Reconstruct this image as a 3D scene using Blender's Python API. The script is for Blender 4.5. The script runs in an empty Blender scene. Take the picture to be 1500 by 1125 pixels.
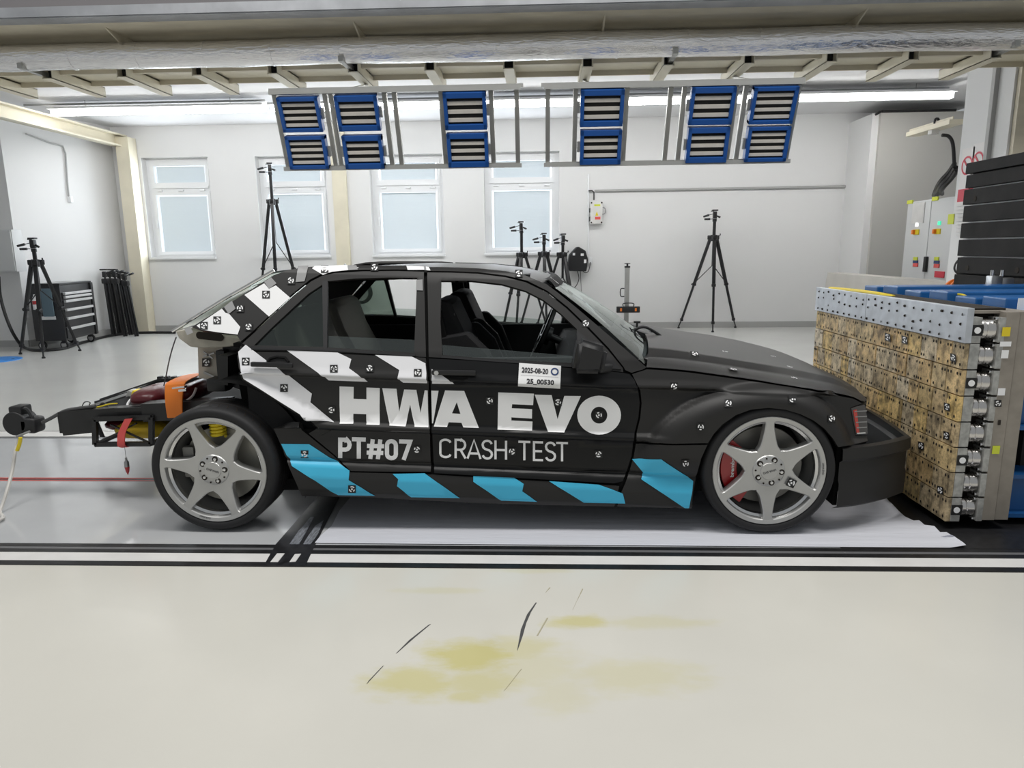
import bpy, bmesh, math, random
from mathutils import Vector, Matrix
from mathutils.geometry import tessellate_polygon
random.seed(7)
sc = bpy.context.scene
COL = sc.collection
V = Vector
PI = math.pi

# ------------------------------------------------------------------ camera
F_PX, PIT, YAW, ROL, CAM_H = 1022.8, 0.19105, -0.04135, -0.011094, 1.37
IW, IH = 1500, 1125
fw = V((math.sin(YAW) * math.cos(PIT), math.cos(YAW) * math.cos(PIT), -math.sin(PIT)))
rt0 = V((math.cos(YAW), -math.sin(YAW), 0))
up0 = rt0.cross(fw)
RT = rt0 * math.cos(ROL) + up0 * math.sin(ROL)
UP = up0 * math.cos(ROL) - rt0 * math.sin(ROL)
FW = fw
CAM = V((0, 0, CAM_H))
cam_data = bpy.data.cameras.new('camera')
cam = bpy.data.objects.new('camera', cam_data)
COL.objects.link(cam)
cam_data.sensor_width = 36
cam_data.lens = F_PX / IW * 36
cam_data.clip_start = 0.05
cam_data.clip_end = 200
M = Matrix((RT, UP, -FW)).transposed().to_4x4()
M.translation = CAM
cam.matrix_world = M
sc.camera = cam

# ------------------------------------------------------------------ world, lights, exposure
world = bpy.data.worlds.new('hall_ambient')
sc.world = world
world.use_nodes = True
bg = world.node_tree.nodes['Background']
bg.inputs[0].default_value = (0.93, 0.97, 1.0, 1)
bg.inputs[1].default_value = 0.36
sc.view_settings.view_transform = 'Standard'
sc.view_settings.look = 'None'
sc.view_settings.gamma = 1
sc.view_settings.use_curve_mapping = False
sc.view_settings.exposure = 0.0

def area_light(name, loc, sx, sy, watts, rot=(0, 0, 0), col=(1, 0.98, 0.95)):
    d = bpy.data.lights.new(name, 'AREA')
    d.shape = 'RECTANGLE'
    d.size, d.size_y, d.energy, d.color = sx, sy, watts, col
    o = bpy.data.objects.new(name, d)
    COL.objects.link(o)
    o.location = loc
    o.rotation_euler = rot
    return o
for lx in (-3.4, 0.0, 3.4):                      # high-bay luminaires of the near hall
    area_light('high_bay_light', (lx, 2.4, 5.6), 1.8, 1.0, 112)

# ------------------------------------------------------------------ pixel -> place helpers
def ray(px, py):
    return FW * F_PX + RT * (px - IW / 2) - UP * (py - IH / 2)
def atY(px, py, Y):
    d = ray(px, py); return CAM + d * ((Y - CAM.y) / d.y)
def atZ(px, py, Z=0.0):
    d = ray(px, py); return CAM + d * ((Z - CAM.z) / d.z)
def atX(px, py, X):
    d = ray(px, py); return CAM + d * ((X - CAM.x) / d.x)
def atP(px, py, p0, n):
    d = ray(px, py); return CAM + d * ((p0 - CAM).dot(n) / d.dot(n))

# ------------------------------------------------------------------ materials
MATS = {}
def mat(name, col, rough=0.5, metal=0.0, vary=0.0, vscale=8.0, bump=0.0, bscale=40.0, spec=0.5, emit=None, estr=1.0, rand=0.0, coat=0.0, stretch=(1, 1, 1)):
    m = bpy.data.materials.new(name)
    m.use_nodes = True
    nt = m.node_tree
    b = nt.nodes['Principled BSDF']
    b.inputs['Base Color'].default_value = (*col, 1)
    b.inputs['Roughness'].default_value = rough
    b.inputs['Metallic'].default_value = metal
    b.inputs['Specular IOR Level'].default_value = spec
    if coat:
        b.inputs['Coat Weight'].default_value = coat
        b.inputs['Coat Roughness'].default_value = 0.15
    tc = nt.nodes.new('ShaderNodeTexCoord')
    mp = nt.nodes.new('ShaderNodeMapping')
    mp.inputs['Scale'].default_value = stretch
    nt.links.new(tc.outputs['Object'], mp.inputs['Vector'])
    if vary:
        n = nt.nodes.new('ShaderNodeTexNoise')
        n.inputs['Scale'].default_value = vscale
        n.inputs['Detail'].default_value = 4
        nt.links.new(mp.outputs[0], n.inputs['Vector'])
        r = nt.nodes.new('ShaderNodeMapRange')
        r.inputs['From Min'].default_value = 0.3
        r.inputs['From Max'].default_value = 0.7
        r.inputs['To Min'].default_value = 1 - vary
        r.inputs['To Max'].default_value = 1 + vary
        nt.links.new(n.outputs[0], r.inputs['Value'])
        mx = nt.nodes.new('ShaderNodeVectorMath'); mx.operation = 'SCALE'
        mx.inputs[0].default_value = col
        last = r.outputs[0]
        if rand:
            oi = nt.nodes.new('ShaderNodeObjectInfo')
            r2 = nt.nodes.new('ShaderNodeMapRange')
            r2.inputs['To Min'].default_value = 1 - rand
            r2.inputs['To Max'].default_value = 1 + rand * 0.6
            nt.links.new(oi.outputs['Random'], r2.inputs['Value'])
            mu = nt.nodes.new('ShaderNodeMath'); mu.operation = 'MULTIPLY'
            nt.links.new(last, mu.inputs[0]); nt.links.new(r2.outputs[0], mu.inputs[1])
            last = mu.outputs[0]
        nt.links.new(last, mx.inputs['Scale'])
        nt.links.new(mx.outputs[0], b.inputs['Base Color'])
    if bump:
        n2 = nt.nodes.new('ShaderNodeTexNoise')
        n2.inputs['Scale'].default_value = bscale
        n2.inputs['Detail'].default_value = 5
        nt.links.new(mp.outputs[0], n2.inputs['Vector'])
        bp = nt.nodes.new('ShaderNodeBump')
        bp.inputs['Strength'].default_value = bump
        bp.inputs['Distance'].default_value = 0.02
        nt.links.new(n2.outputs[0], bp.inputs['Height'])
        nt.links.new(bp.outputs[0], b.inputs['Normal'])
    if emit:
        b.inputs['Emission Color'].default_value = (*emit, 1)
        b.inputs['Emission Strength'].default_value = estr
    MATS[name] = m
    return m

def glass_mat(name, tint, gloss=0.12, op=0.0):
    m = bpy.data.materials.new(name); m.use_nodes = True
    nt = m.node_tree
    nt.nodes.remove(nt.nodes['Principled BSDF'])
    out = nt.nodes['Material Output']
    tr = nt.nodes.new('ShaderNodeBsdfTransparent'); tr.inputs[0].default_value = (*tint, 1)
    gl = nt.nodes.new('ShaderNodeBsdfGlossy'); gl.inputs[1].default_value = 0.03
    gl.inputs[0].default_value = (0.9, 0.95, 0.93, 1)
    fr = nt.nodes.new('ShaderNodeFresnel'); fr.inputs[0].default_value = 1.5
    ad = nt.nodes.new('ShaderNodeMath'); ad.operation = 'ADD'; ad.inputs[1].default_value = gloss
    nt.links.new(fr.outputs[0], ad.inputs[0])
    mx = nt.nodes.new('ShaderNodeMixShader')
    nt.links.new(ad.outputs[0], mx.inputs[0]); nt.links.new(tr.outputs[0], mx.inputs[1]); nt.links.new(gl.outputs[0], mx.inputs[2])
    nt.links.new(mx.outputs[0], out.inputs[0])
    MATS[name] = m
    return m

mat('paint', (0.018, 0.0172, 0.0165), 0.46, spec=0.38)
mat('paint_shaded', (0.0045, 0.0046, 0.005), 0.36, spec=0.32)  # body paint darkened for the front door, imitating its dimmer reflections
mat('inner_black', (0.006, 0.006, 0.006), 0.8, spec=0.2)
mat('plastic_black', (0.012, 0.012, 0.013), 0.5)
mat('rubber', (0.018, 0.018, 0.019), 0.6, spec=0.35)
mat('chassis', (0.012, 0.012, 0.012), 0.45, vary=0.2)
mat('decal_white', (0.88, 0.88, 0.88), 0.38)
mat('decal_silver', (0.80, 0.80, 0.82), 0.34)
mat('decal_blue', (0.06, 0.50, 0.76), 0.4)
mat('tape_grey', (0.30, 0.30, 0.30), 0.4)
mat('marker_black', (0.008, 0.008, 0.008), 0.5)
mat('marker_white', (0.85, 0.85, 0.85), 0.5)
mat('rim', (0.47, 0.47, 0.46), 0.32, metal=0.55, vary=0.05)
mat('rim_bright', (0.66, 0.66, 0.66), 0.2, metal=0.9)
mat('steel', (0.35, 0.35, 0.35), 0.3, metal=0.9, vary=0.1)
mat('disc_dark', (0.22, 0.215, 0.20), 0.42, metal=0.5)
mat('disc_light', (0.36, 0.35, 0.31), 0.4, metal=0.4)
mat('caliper_red', (0.42, 0.012, 0.016), 0.28, coat=0.5)
mat('beige_metal', (0.44, 0.41, 0.345), 0.5, vary=0.15, vscale=14)
mat('seat_black', (0.009, 0.009, 0.010), 0.85, bump=0.2, bscale=200)
mat('seat_beige', (0.30, 0.29, 0.26), 0.8, bump=0.1)
mat('lamp_red', (0.5, 0.03, 0.02), 0.2, coat=0.6)
mat('lamp_smoke', (0.035, 0.03, 0.03), 0.12, coat=0.8)
glass_mat('glass', (0.86, 0.9, 0.88), 0.03)
glass_mat('glass_tint', (0.50, 0.56, 0.52), 0.03)
glass_mat('glass_screen', (0.55, 0.62, 0.62), 0.05)

# setting
mat('wall_white', (0.76, 0.76, 0.755), 0.85, vary=0.02, vscale=0.7)
mat('wall_grey', (0.50, 0.49, 0.46), 0.8, vary=0.03, vscale=1.0)
mat('ceiling_white', (0.76, 0.76, 0.77), 0.9)
mat('baseboard_grey', (0.40, 0.40, 0.39), 0.6)
mat('cream_steel', (0.72, 0.67, 0.53), 0.55, vary=0.06, vscale=3)
mat('cream_dark', (0.60, 0.55, 0.43), 0.6, vary=0.10, vscale=3, stretch=(1, 3, 3))
mat('galv', (0.42, 0.43, 0.45), 0.38, metal=0.6, vary=0.12, vscale=6)
mat('foil', (0.90, 0.89, 0.89), 0.22, metal=0.9, vary=0.06, bump=0.5, bscale=14, stretch=(1, 4, 4))
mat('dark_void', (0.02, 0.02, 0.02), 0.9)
mat('grey_void', (0.22, 0.21, 0.22), 0.9)
mat('alu', (0.40, 0.40, 0.38), 0.4, metal=0.5, vary=0.05)
mat('blue_lamp', (0.010, 0.085, 0.34), 0.42)
mat('lamp_bar', (0.70, 0.66, 0.60), 0.45, vary=0.05, vscale=20)
mat('tube_light', (1, 1, 1), 0.5, emit=(1, 0.99, 0.97), estr=24.0)
mat('window_white', (0.86, 0.87, 0.88), 0.4)
mat('daylight_pane', (0.7, 0.75, 0.8), 0.3, emit=(0.86, 0.93, 1.0), estr=1.25)
mat('blind', (0.70, 0.76, 0.79), 0.5)
mat('track_grey', (0.47, 0.48, 0.49), 0.10, vary=0.05, vscale=2.2)
mat('black_steel', (0.012, 0.012, 0.013), 0.4, vary=0.3, vscale=30)
mat('slot_grey', (0.13, 0.13, 0.135), 0.4)
mat('red_line', (0.45, 0.08, 0.07), 0.5)
mat('strip_white', (0.70, 0.69, 0.67), 0.4, vary=0.05)
mat('tape_black', (0.014, 0.014, 0.016), 0.4, vary=0.6, vscale=30)
mat('tape_worn', (0.16, 0.17, 0.19), 0.45, vary=0.6, vscale=25, stretch=(6, 1, 1))
mat('sheet', (0.62, 0.63, 0.68), 0.42, bump=0.25, bscale=9, stretch=(0.5, 3, 1))
mat('cabinet_grey', (0.62, 0.63, 0.63), 0.5)
mat('scratch_faint', (0.42, 0.39, 0.27), 0.5)
mat('concrete_pale', (0.52, 0.50, 0.46), 0.8, vary=0.06, vscale=4)
mat('slab_black', (0.016, 0.015, 0.0145), 0.7, spec=0.2, vary=0.35, vscale=5)
mat('blue_steel', (0.012, 0.10, 0.30), 0.35, vary=0.15, vscale=5)

mat('plywood_edge', (0.62, 0.46, 0.26), 0.6, vary=0.1)
mat('hole_dark', (0.02, 0.015, 0.01), 0.9)
mat('alu_plate', (0.50, 0.53, 0.57), 0.42, metal=0.35, vary=0.12, vscale=14)
mat('cell_grey', (0.40, 0.40, 0.38), 0.4, metal=0.5, vary=0.22, vscale=40)
mat('cell_steel', (0.62, 0.60, 0.58), 0.2, metal=1.0)
mat('plate_taupe', (0.30, 0.27, 0.23), 0.5, metal=0.3, vary=0.12, vscale=15)
mat('yellow', (0.75, 0.58, 0.02), 0.45)
mat('yellow_bag', (0.62, 0.42, 0.015), 0.5, bump=0.4, bscale=25)
mat('lime', (0.62, 0.68, 0.05), 0.5)
mat('orange', (0.85, 0.22, 0.02), 0.55)
mat('coral', (0.75, 0.10, 0.09), 0.6)
mat('burgundy', (0.085, 0.008, 0.012), 0.35, bump=0.15, bscale=30)
mat('cable_white', (0.62, 0.60, 0.56), 0.5)
mat('cable_black', (0.012, 0.012, 0.012), 0.5)
mat('cable_dark', (0.07, 0.07, 0.07), 0.6)
mat('tripod_black', (0.010, 0.010, 0.011), 0.4)
mat('chrome', (0.7, 0.7, 0.7), 0.15, metal=1)
mat('sign_red', (0.62, 0.04, 0.07), 0.5)
mat('sign_white', (0.78, 0.75, 0.74), 0.5)
mat('ink', (0.02, 0.02, 0.025), 0.6)
mat('ink_grey', (0.25, 0.25, 0.27), 0.6)
mat('navy', (0.02, 0.05, 0.16), 0.5)
mat('cloth_blue', (0.12, 0.18, 0.22), 0.8)
mat('trolley_black', (0.020, 0.020, 0.022), 0.4)
mat('drawer_silver', (0.55, 0.55, 0.55), 0.4, metal=0.2)
mat('mat_blue', (0.03, 0.22, 0.62), 0.5)
mat('green_light', (0.05, 0.5, 0.3), 0.3, emit=(0.1, 1, 0.6), estr=0.6)
mat('white_light', (0.9, 0.9, 0.9), 0.3, emit=(1, 1, 1), estr=1.0)

def plywood_mat():
    m = bpy.data.materials.new('plywood'); m.use_nodes = True
    nt = m.node_tree; L = nt.links.new; N = nt.nodes.new
    b = nt.nodes['Principled BSDF']; b.inputs['Roughness'].default_value = .55
    tc = N('ShaderNodeTexCoord'); oi = N('ShaderNodeObjectInfo')
    r1 = N('ShaderNodeValToRGB'); e = r1.color_ramp.elements
    e[0].position = 0; e[0].color = (.36, .25, .12, 1); e[1].position = 1; e[1].color = (.44, .38, .28, 1)
    for p, c in ((.25, (.46, .33, .16, 1)), (.45, (.33, .26, .16, 1)), (.6, (.50, .35, .13, 1)), (.8, (.39, .30, .17, 1))):
        q = e.new(p); q.color = c
    L(oi.outputs['Random'], r1.inputs[0])
    def noise(sc, lo, hi, a, bb, st=(1, 1, 1), det=5):
        mp = N('ShaderNodeMapping'); mp.inputs['Scale'].default_value = st; L(tc.outputs['Object'], mp.inputs[0])
        n = N('ShaderNodeTexNoise'); n.inputs['Scale'].default_value = sc; n.inputs['Detail'].default_value = det; L(mp.outputs[0], n.inputs['Vector'])
        r = N('ShaderNodeMapRange'); r.inputs['From Min'].default_value = lo; r.inputs['From Max'].default_value = hi; r.inputs['To Min'].default_value = a; r.inputs['To Max'].default_value = bb
        L(n.outputs[0], r.inputs['Value']); return r.outputs[0]
    n1 = noise(30, .36, .56, .50, 1.3, (1, 1, .7)); n2 = noise(8, .35, .6, .8, 1.3); n3 = noise(120, .3, .55, .72, 1.12)
    m1 = N('ShaderNodeMath'); m1.operation = 'MULTIPLY'; L(n1, m1.inputs[0]); L(n2, m1.inputs[1])
    m2 = N('ShaderNodeMath'); m2.operation = 'MULTIPLY'; L(m1.outputs[0], m2.inputs[0]); L(n3, m2.inputs[1])
    v = N('ShaderNodeVectorMath'); v.operation = 'SCALE'; L(r1.outputs[0], v.inputs[0]); L(m2.outputs[0], v.inputs['Scale'])
    L(v.outputs[0], b.inputs['Base Color'])
    MATS['plywood'] = m
plywood_mat()
def floor_mat():
    m = bpy.data.materials.new('epoxy_floor'); m.use_nodes = True
    nt = m.node_tree; L = nt.links.new; N = nt.nodes.new
    b = nt.nodes['Principled BSDF']
    b.inputs['Roughness'].default_value = 0.2
    b.inputs['Specular IOR Level'].default_value = 0.5
    tc = N('ShaderNodeTexCoord')
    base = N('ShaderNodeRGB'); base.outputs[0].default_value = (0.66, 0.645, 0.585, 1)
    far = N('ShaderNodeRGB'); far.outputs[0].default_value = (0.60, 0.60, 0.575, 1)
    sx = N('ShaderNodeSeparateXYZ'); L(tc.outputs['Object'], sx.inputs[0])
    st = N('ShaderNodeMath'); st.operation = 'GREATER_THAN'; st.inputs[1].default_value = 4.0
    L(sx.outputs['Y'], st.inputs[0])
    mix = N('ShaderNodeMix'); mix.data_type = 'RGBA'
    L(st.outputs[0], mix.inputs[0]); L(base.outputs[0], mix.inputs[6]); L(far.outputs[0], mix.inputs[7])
    cur = mix.outputs[2]
    n = N('ShaderNodeTexNoise'); n.inputs['Scale'].default_value = 8; n.inputs['Detail'].default_value = 8; n.inputs['Roughness'].default_value = 0.62
    mpn = N('ShaderNodeMapping'); mpn.inputs['Scale'].default_value = (1.0, 2.2, 1)
    L(tc.outputs['Object'], mpn.inputs[0]); L(mpn.outputs[0], n.inputs['Vector'])
    spots = [((690, 962), 75, 27, .85), ((760, 950), 60, 20, .5), ((610, 1000), 80, 24, .7), ((700, 1000), 70, 22, .6), ((680, 1020), 30, 10, .6),
             ((845, 911), 50, 10, .7), ((960, 912), 90, 10, .3), ((935, 990), 110, 26, .33), ((820, 1020), 50, 26, .25), ((640, 865), 70, 5, .25), ((780, 836), 60, 4, .25), ((770, 975), 90, 36, .3)]
    stain = (0.58, 0.53, 0.21, 1)
    tot = None
    for (p, wx, wy, a) in spots:
        c = atZ(*p); ex = (atZ(p[0] + wx, p[1]) - c).length; ey = (atZ(p[0], p[1] - wy) - c).length
        mp = N('ShaderNodeMapping'); mp.vector_type = 'POINT'
        mp.inputs['Location'].default_value = (-c.x / ex, -c.y / ey, 0)
        mp.inputs['Scale'].default_value = (1 / ex, 1 / ey, 0)
        L(tc.outputs['Object'], mp.inputs[0])
        ln = N('ShaderNodeVectorMath'); ln.operation = 'LENGTH'; L(mp.outputs[0], ln.inputs[0])
        ad = N('ShaderNodeMath'); ad.operation = 'MULTIPLY_ADD'; ad.inputs[1].default_value = 1.6; 
        L(n.outputs[0], ad.inputs[0]); L(ln.outputs['Value'], ad.inputs[2])
        mr = N('ShaderNodeMapRange'); mr.interpolation_type = 'SMOOTHSTEP'
        mr.inputs['From Min'].default_value = 2.15; mr.inputs['From Max'].default_value = 1.15
        mr.inputs['To Min'].default_value = 0; mr.inputs['To Max'].default_value = a
        L(ad.outputs[0], mr.inputs['Value'])
        if tot is None: tot = mr.outputs[0]
        else:
            mxx = N('ShaderNodeMath'); mxx.operation = 'MAXIMUM'; L(tot, mxx.inputs[0]); L(mr.outputs[0], mxx.inputs[1]); tot = mxx.outputs[0]
    m2 = N('ShaderNodeMix'); m2.data_type = 'RGBA'; m2.inputs[7].default_value = stain
    L(tot, m2.inputs[0]); L(cur, m2.inputs[6])
    n3 = N('ShaderNodeTexNoise'); n3.inputs['Scale'].default_value = 1.3; n3.inputs['Detail'].default_value = 5
    L(tc.outputs['Object'], n3.inputs['Vector'])
    mr3 = N('ShaderNodeMapRange'); mr3.inputs['From Min'].default_value = .3; mr3.inputs['From Max'].default_value = .7
    mr3.inputs['To Min'].default_value = .96; mr3.inputs['To Max'].default_value = 1.03
    L(n3.outputs[0], mr3.inputs['Value'])
    vs = N('ShaderNodeVectorMath'); vs.operation = 'SCALE'; L(m2.outputs[2], vs.inputs[0]); L(mr3.outputs[0], vs.inputs['Scale'])
    L(vs.outputs[0], b.inputs['Base Color'])
    MATS['epoxy_floor'] = m
floor_mat()

# ------------------------------------------------------------------ mesh helpers
ORG = {}
def link(o):
    COL.objects.link(o); return o
def thing(name, label, cat, loc=(0, 0, 0), group=None, rz=0.0):
    o = link(bpy.data.objects.new(name, None))
    o.empty_display_size = 0.1
    o.location = loc; o.rotation_euler = (0, 0, rz)
    o['label'] = label; o['category'] = cat
    if group: o['group'] = group
    ORG[o] = V(loc)
    return o
def tag(o, label, cat, group=None):
    o['label'] = label; o['category'] = cat
    if group: o['group'] = group
    return o
def root_of(o):
    while o.parent: o = o.parent
    return o

class MB:
    def __init__(s): s.v = []; s.f = []; s.m = []; s.mi = 0
    def add(s, vs, fs):
        k = len(s.v); s.v += [V(a) for a in vs]
        for f in fs: s.f.append([i + k for i in f]); s.m.append(s.mi)
        return s
    def box(s, c, d, R=None, bev=0.0):
        c = V(c); h = V(d) / 2
        if bev <= 0:
            vs = [V((x * h.x, y * h.y, z * h.z)) for x in (-1, 1) for y in (-1, 1) for z in (-1, 1)]
            fs = [(0, 1, 3, 2), (4, 6, 7, 5), (0, 4, 5, 1), (2, 3, 7, 6), (0, 2, 6, 4), (1, 5, 7, 3)]
        else:
            b = min(bev, h.x * .99, h.y * .99, h.z * .99)
            bm = bmesh.new(); bmesh.ops.create_cube(bm, size=1)
            for v in bm.verts: v.co = V((v.co.x * d[0], v.co.y * d[1], v.co.z * d[2]))
            bmesh.ops.bevel(bm, geom=bm.edges[:], offset=b, segments=2, affect='EDGES', profile=0.6)
            bm.verts.index_update(); vs = [v.co.copy() for v in bm.verts]; fs = [[v.index for v in f.verts] for f in bm.faces]; bm.free()
        if R is not None: vs = [R @ v for v in vs]
        return s.add([v + c for v in vs], fs)
    def bar(s, a, b, w, h=None, up=(0, 0, 1), bev=0):
        a = V(a); b = V(b); h = h or w; d = b - a; L = d.length
        x = d.normalized(); u = V(up)
        if abs(x.dot(u.normalized())) > .98: u = V((0, 1, 0)) if abs(x.y) < .9 else V((1, 0, 0))
        y = u.cross(x).normalized(); z = x.cross(y)
        R = Matrix((x, y, z)).transposed()
        return s.box((a + b) / 2, (L, w, h), R, bev)
    def cyl(s, a, b, r, r2=None, n=12, cap=True):
        a = V(a); b = V(b); r2 = r if r2 is None else r2
        x = (b - a).normalized(); u = V((0, 0, 1)) if abs(x.z) < .9 else V((1, 0, 0))
        y = u.cross(x).normalized(); z = x.cross(y)
        vs = []
        for p, q in ((a, r), (b, r2)):
            for i in range(n):
                t = 2 * PI * i / n; vs.append(p + (y * math.cos(t) + z * math.sin(t)) * q)
        fs = [(i, (i + 1) % n, n + (i + 1) % n, n + i) for i in range(n)]
        if cap: fs += [list(range(n))[::-1], list(range(n, 2 * n))]
        return s.add(vs, fs)
    def tube(s, pts, r, n=8):
        pts = [V(p) for p in pts]; vs = []; prev = None
        for i, p in enumerate(pts):
            d = (pts[min(i + 1, len(pts) - 1)] - pts[max(i - 1, 0)]).normalized()
            if prev is None:
                u = V((0, 0, 1)) if abs(d.z) < .9 else V((1, 0, 0)); y = u.cross(d).normalized()
            else: y = (prev - d * prev.dot(d)).normalized()
            prev = y; z = d.cross(y)
            rr = r[i] if isinstance(r, (list, tuple)) else r
            vs += [p + (y * math.cos(2 * PI * k / n) + z * math.sin(2 * PI * k / n)) * rr for k in range(n)]
        fs = []
        for i in range(len(pts) - 1):
            for k in range(n): fs.append((i * n + k, i * n + (k + 1) % n, (i + 1) * n + (k + 1) % n, (i + 1) * n + k))
        fs += [list(range(n))[::-1], [(len(pts) - 1) * n + k for k in range(n)]]
        return s.add(vs, fs)
    def lathe(s, prof, c, ax='Y', n=32):
        # prof: (radius, offset along axis)
        c = V(c); vs = []
        for (r, o) in prof:
            for k in range(n):
                t = 2 * PI * k / n; a, b = r * math.cos(t), r * math.sin(t)
                p = V((a, o, b)) if ax == 'Y' else (V((o, a, b)) if ax == 'X' else V((a, b, o)))
                vs.append(c + p)
        fs = []
        for i in range(len(prof) - 1):
            for k in range(n): fs.append((i * n + k, i * n + (k + 1) % n, (i + 1) * n + (k + 1) % n, (i + 1) * n + k))
        return s.add(vs, fs)
    def prism(s, poly, d0, d1, ax='Y', holes=()):
        # poly: (a,b) in the plane normal to ax ; extruded d0..d1
        def P(a, b, d): return V((a, d, b)) if ax == 'Y' else (V((d, a, b)) if ax == 'X' else V((a, b, d)))
        loops = [list(poly)] + [list(h) for h in holes]
        flat = [p for l in loops for p in l]; n = len(flat)
        tr = tessellate_polygon([[V((p[0], p[1], 0)) for p in l] for l in loops])
        vs = [P(p[0], p[1], d0) for p in flat] + [P(p[0], p[1], d1) for p in flat]
        fs = [tuple(t) for t in tr] + [tuple(i + n for i in reversed(t)) for t in tr]
        k = 0
        for l in loops:
            m = len(l)
            for i in range(m): a, b = k + i, k + (i + 1) % m; fs.append((a, b, b + n, a + n))
            k += m
        return s.add(vs, fs)
    def sphere(s, c, r, nu=14, nv=9):
        c = V(c); r = V((r, r, r)) if not hasattr(r, '__len__') else V(r)
        vs = [c + V((0, 0, r.z))]; fs = []
        for i in range(1, nv):
            t = PI * i / nv
            for k in range(nu):
                p = 2 * PI * k / nu; vs.append(c + V((r.x * math.sin(t) * math.cos(p), r.y * math.sin(t) * math.sin(p), r.z * math.cos(t))))
        vs.append(c - V((0, 0, r.z))); e = len(vs) - 1
        for k in range(nu): fs.append((0, 1 + k, 1 + (k + 1) % nu)); fs.append((e, e - nu + (k + 1) % nu, e - nu + k))
        for i in range(nv - 2):
            for k in range(nu): a = 1 + i * nu; fs.append((a + k, a + nu + k, a + nu + (k + 1) % nu, a + (k + 1) % nu))
        return s.add(vs, fs)
    def build(s, name, mats, parent=None, smooth=35, fix=True, bevel=0.0, local=False):
        me = bpy.data.meshes.new(name)
        off = ORG.get(root_of(parent), V((0, 0, 0))) if (parent and not local) else V((0, 0, 0))
        me.from_pydata([v - off for v in s.v], [], s.f)
        for m in (mats if isinstance(mats, (list, tuple)) else [mats]): me.materials.append(MATS[m])
        for p, i in zip(me.polygons, s.m): p.material_index = i
        if fix:
            bm = bmesh.new(); bm.from_mesh(me); bmesh.ops.recalc_face_normals(bm, faces=bm.faces[:]); bm.to_mesh(me); bm.free()
        if smooth:
            me.polygons.foreach_set('use_smooth', [True] * len(me.polygons))
            try: me.set_sharp_from_angle(angle=math.radians(smooth))
            except Exception: pass
        me.update()
        o = link(bpy.data.objects.new(name, me))
        if parent: o.parent = parent
        if bevel:
            b = o.modifiers.new('bevel', 'BEVEL'); b.width = bevel; b.segments = 2; b.limit_method = 'ANGLE'; b.harden_normals = False
        return o
def part(name, m, parent, fn, **kw):
    mb = MB(); fn(mb); return mb.build(name, m, parent, **kw)
def struct(o): o['kind'] = 'structure'; return o
def copy_tree(o, parent=None):
    c = link(o.copy()); c.parent = parent
    if o in ORG: ORG[c] = ORG[o]
    for ch in list(o.children): copy_tree(ch, c)
    return c

def bez(p0, p1, p2, p3, n=12):
    p0, p1, p2, p3 = V(p0), V(p1), V(p2), V(p3); r = []
    for i in range(n + 1):
        t = i / n; q = 1 - t; r.append(p0 * q**3 + p1 * 3 * q * q * t + p2 * 3 * q * t * t + p3 * t**3)
    return r
def crom(pts, n=6):
    pts = [V(p) for p in pts]; r = []
    for i in range(len(pts) - 1):
        a = pts[max(i - 1, 0)]; b = pts[i]; c = pts[i + 1]; d = pts[min(i + 2, len(pts) - 1)]
        for k in range(n):
            t = k / n; r.append(.5 * ((2 * b) + (c - a) * t + (2 * a - 5 * b + 4 * c - d) * t * t + (3 * b - a - 3 * c + d) * t**3))
    r.append(pts[-1]); return r
def smooth01(a, b, x):
    t = max(0, min(1, (x - a) / (b - a))); return t * t * (3 - 2 * t)
def lerp_table(T, x):
    if x <= T[0][0]: return T[0][1]
    for (a, u), (b, w) in zip(T, T[1:]):
        if x <= b: return u + (w - u) * (x - a) / (b - a)
    return T[-1][1]
_fc = {}
def text_mesh(txt, bold=0.0):
    cu = bpy.data.curves.new('t', 'FONT'); cu.body = txt; cu.size = 1; cu.offset = bold; cu.resolution_u = 3
    ob = link(bpy.data.objects.new('t', cu))
    dg = bpy.context.evaluated_depsgraph_get(); me = bpy.data.meshes.new_from_object(ob.evaluated_get(dg))
    vs = [v.co.copy() for v in me.vertices]; fs = [list(p.vertices) for p in me.polygons]
    bpy.data.objects.remove(ob); bpy.data.curves.remove(cu); bpy.data.meshes.remove(me)
    x0 = min(v.x for v in vs); x1 = max(v.x for v in vs); y0 = min(v.y for v in vs); y1 = max(v.y for v in vs)
    return [((v.x - x0) / (x1 - x0), (v.y - y0) / (y1 - y0)) for v in vs], fs
# =================================================================== THE SETTING
YB = 12.16
CEIL = atY(270, 184, YB).z
floor = struct(part('floor', 'epoxy_floor', None, lambda m: m.box((-1.5, 5.2, -0.1), (19, 15, 0.2)), smooth=0))
floor['label'] = 'glossy pale epoxy hall floor with yellow stains'
ORG[floor] = V((0, 0, 0))
def slab(name, m, x0, x1, y0, y1, z1, parent=floor, z0=0.0):
    return part(name, m, parent, lambda b: b.box(((x0 + x1) / 2, (y0 + y1) / 2, (z0 + z1) / 2), (x1 - x0, y1 - y0, z1 - z0)), smooth=0)
XL, XR = -10.9, 7.9
yA = atZ(0, 796.3).y; yB1 = atZ(0, 809.5).y; yB2 = atZ(0, 821.5).y; yB3 = atZ(0, 827.6).y
yR1 = atZ(0, 700).y; yR0 = atZ(0, 705).y; yE0 = atZ(0, 640).y; yE1 = atZ(0, 632).y
slab('track_panel', 'track_grey', XL, XR, yA, yR0, 0.002)
slab('track_panel', 'track_grey', XL, XR, yR1, yE0 - .05, 0.002)
slab('red_guide_line', 'red_line', XL, XR, yR0, yR0 + .022, 0.003)
slab('cable_slot', 'black_steel', XL, XR, yR0 + .022, yR1 - .022, 0.0015)
slab('red_guide_line', 'red_line', XL, XR, yR1 - .022, yR1, 0.003)
slab('slot_edge', 'slot_grey', XL, XR, yE0 - .05, yE0, 0.003)
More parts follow.
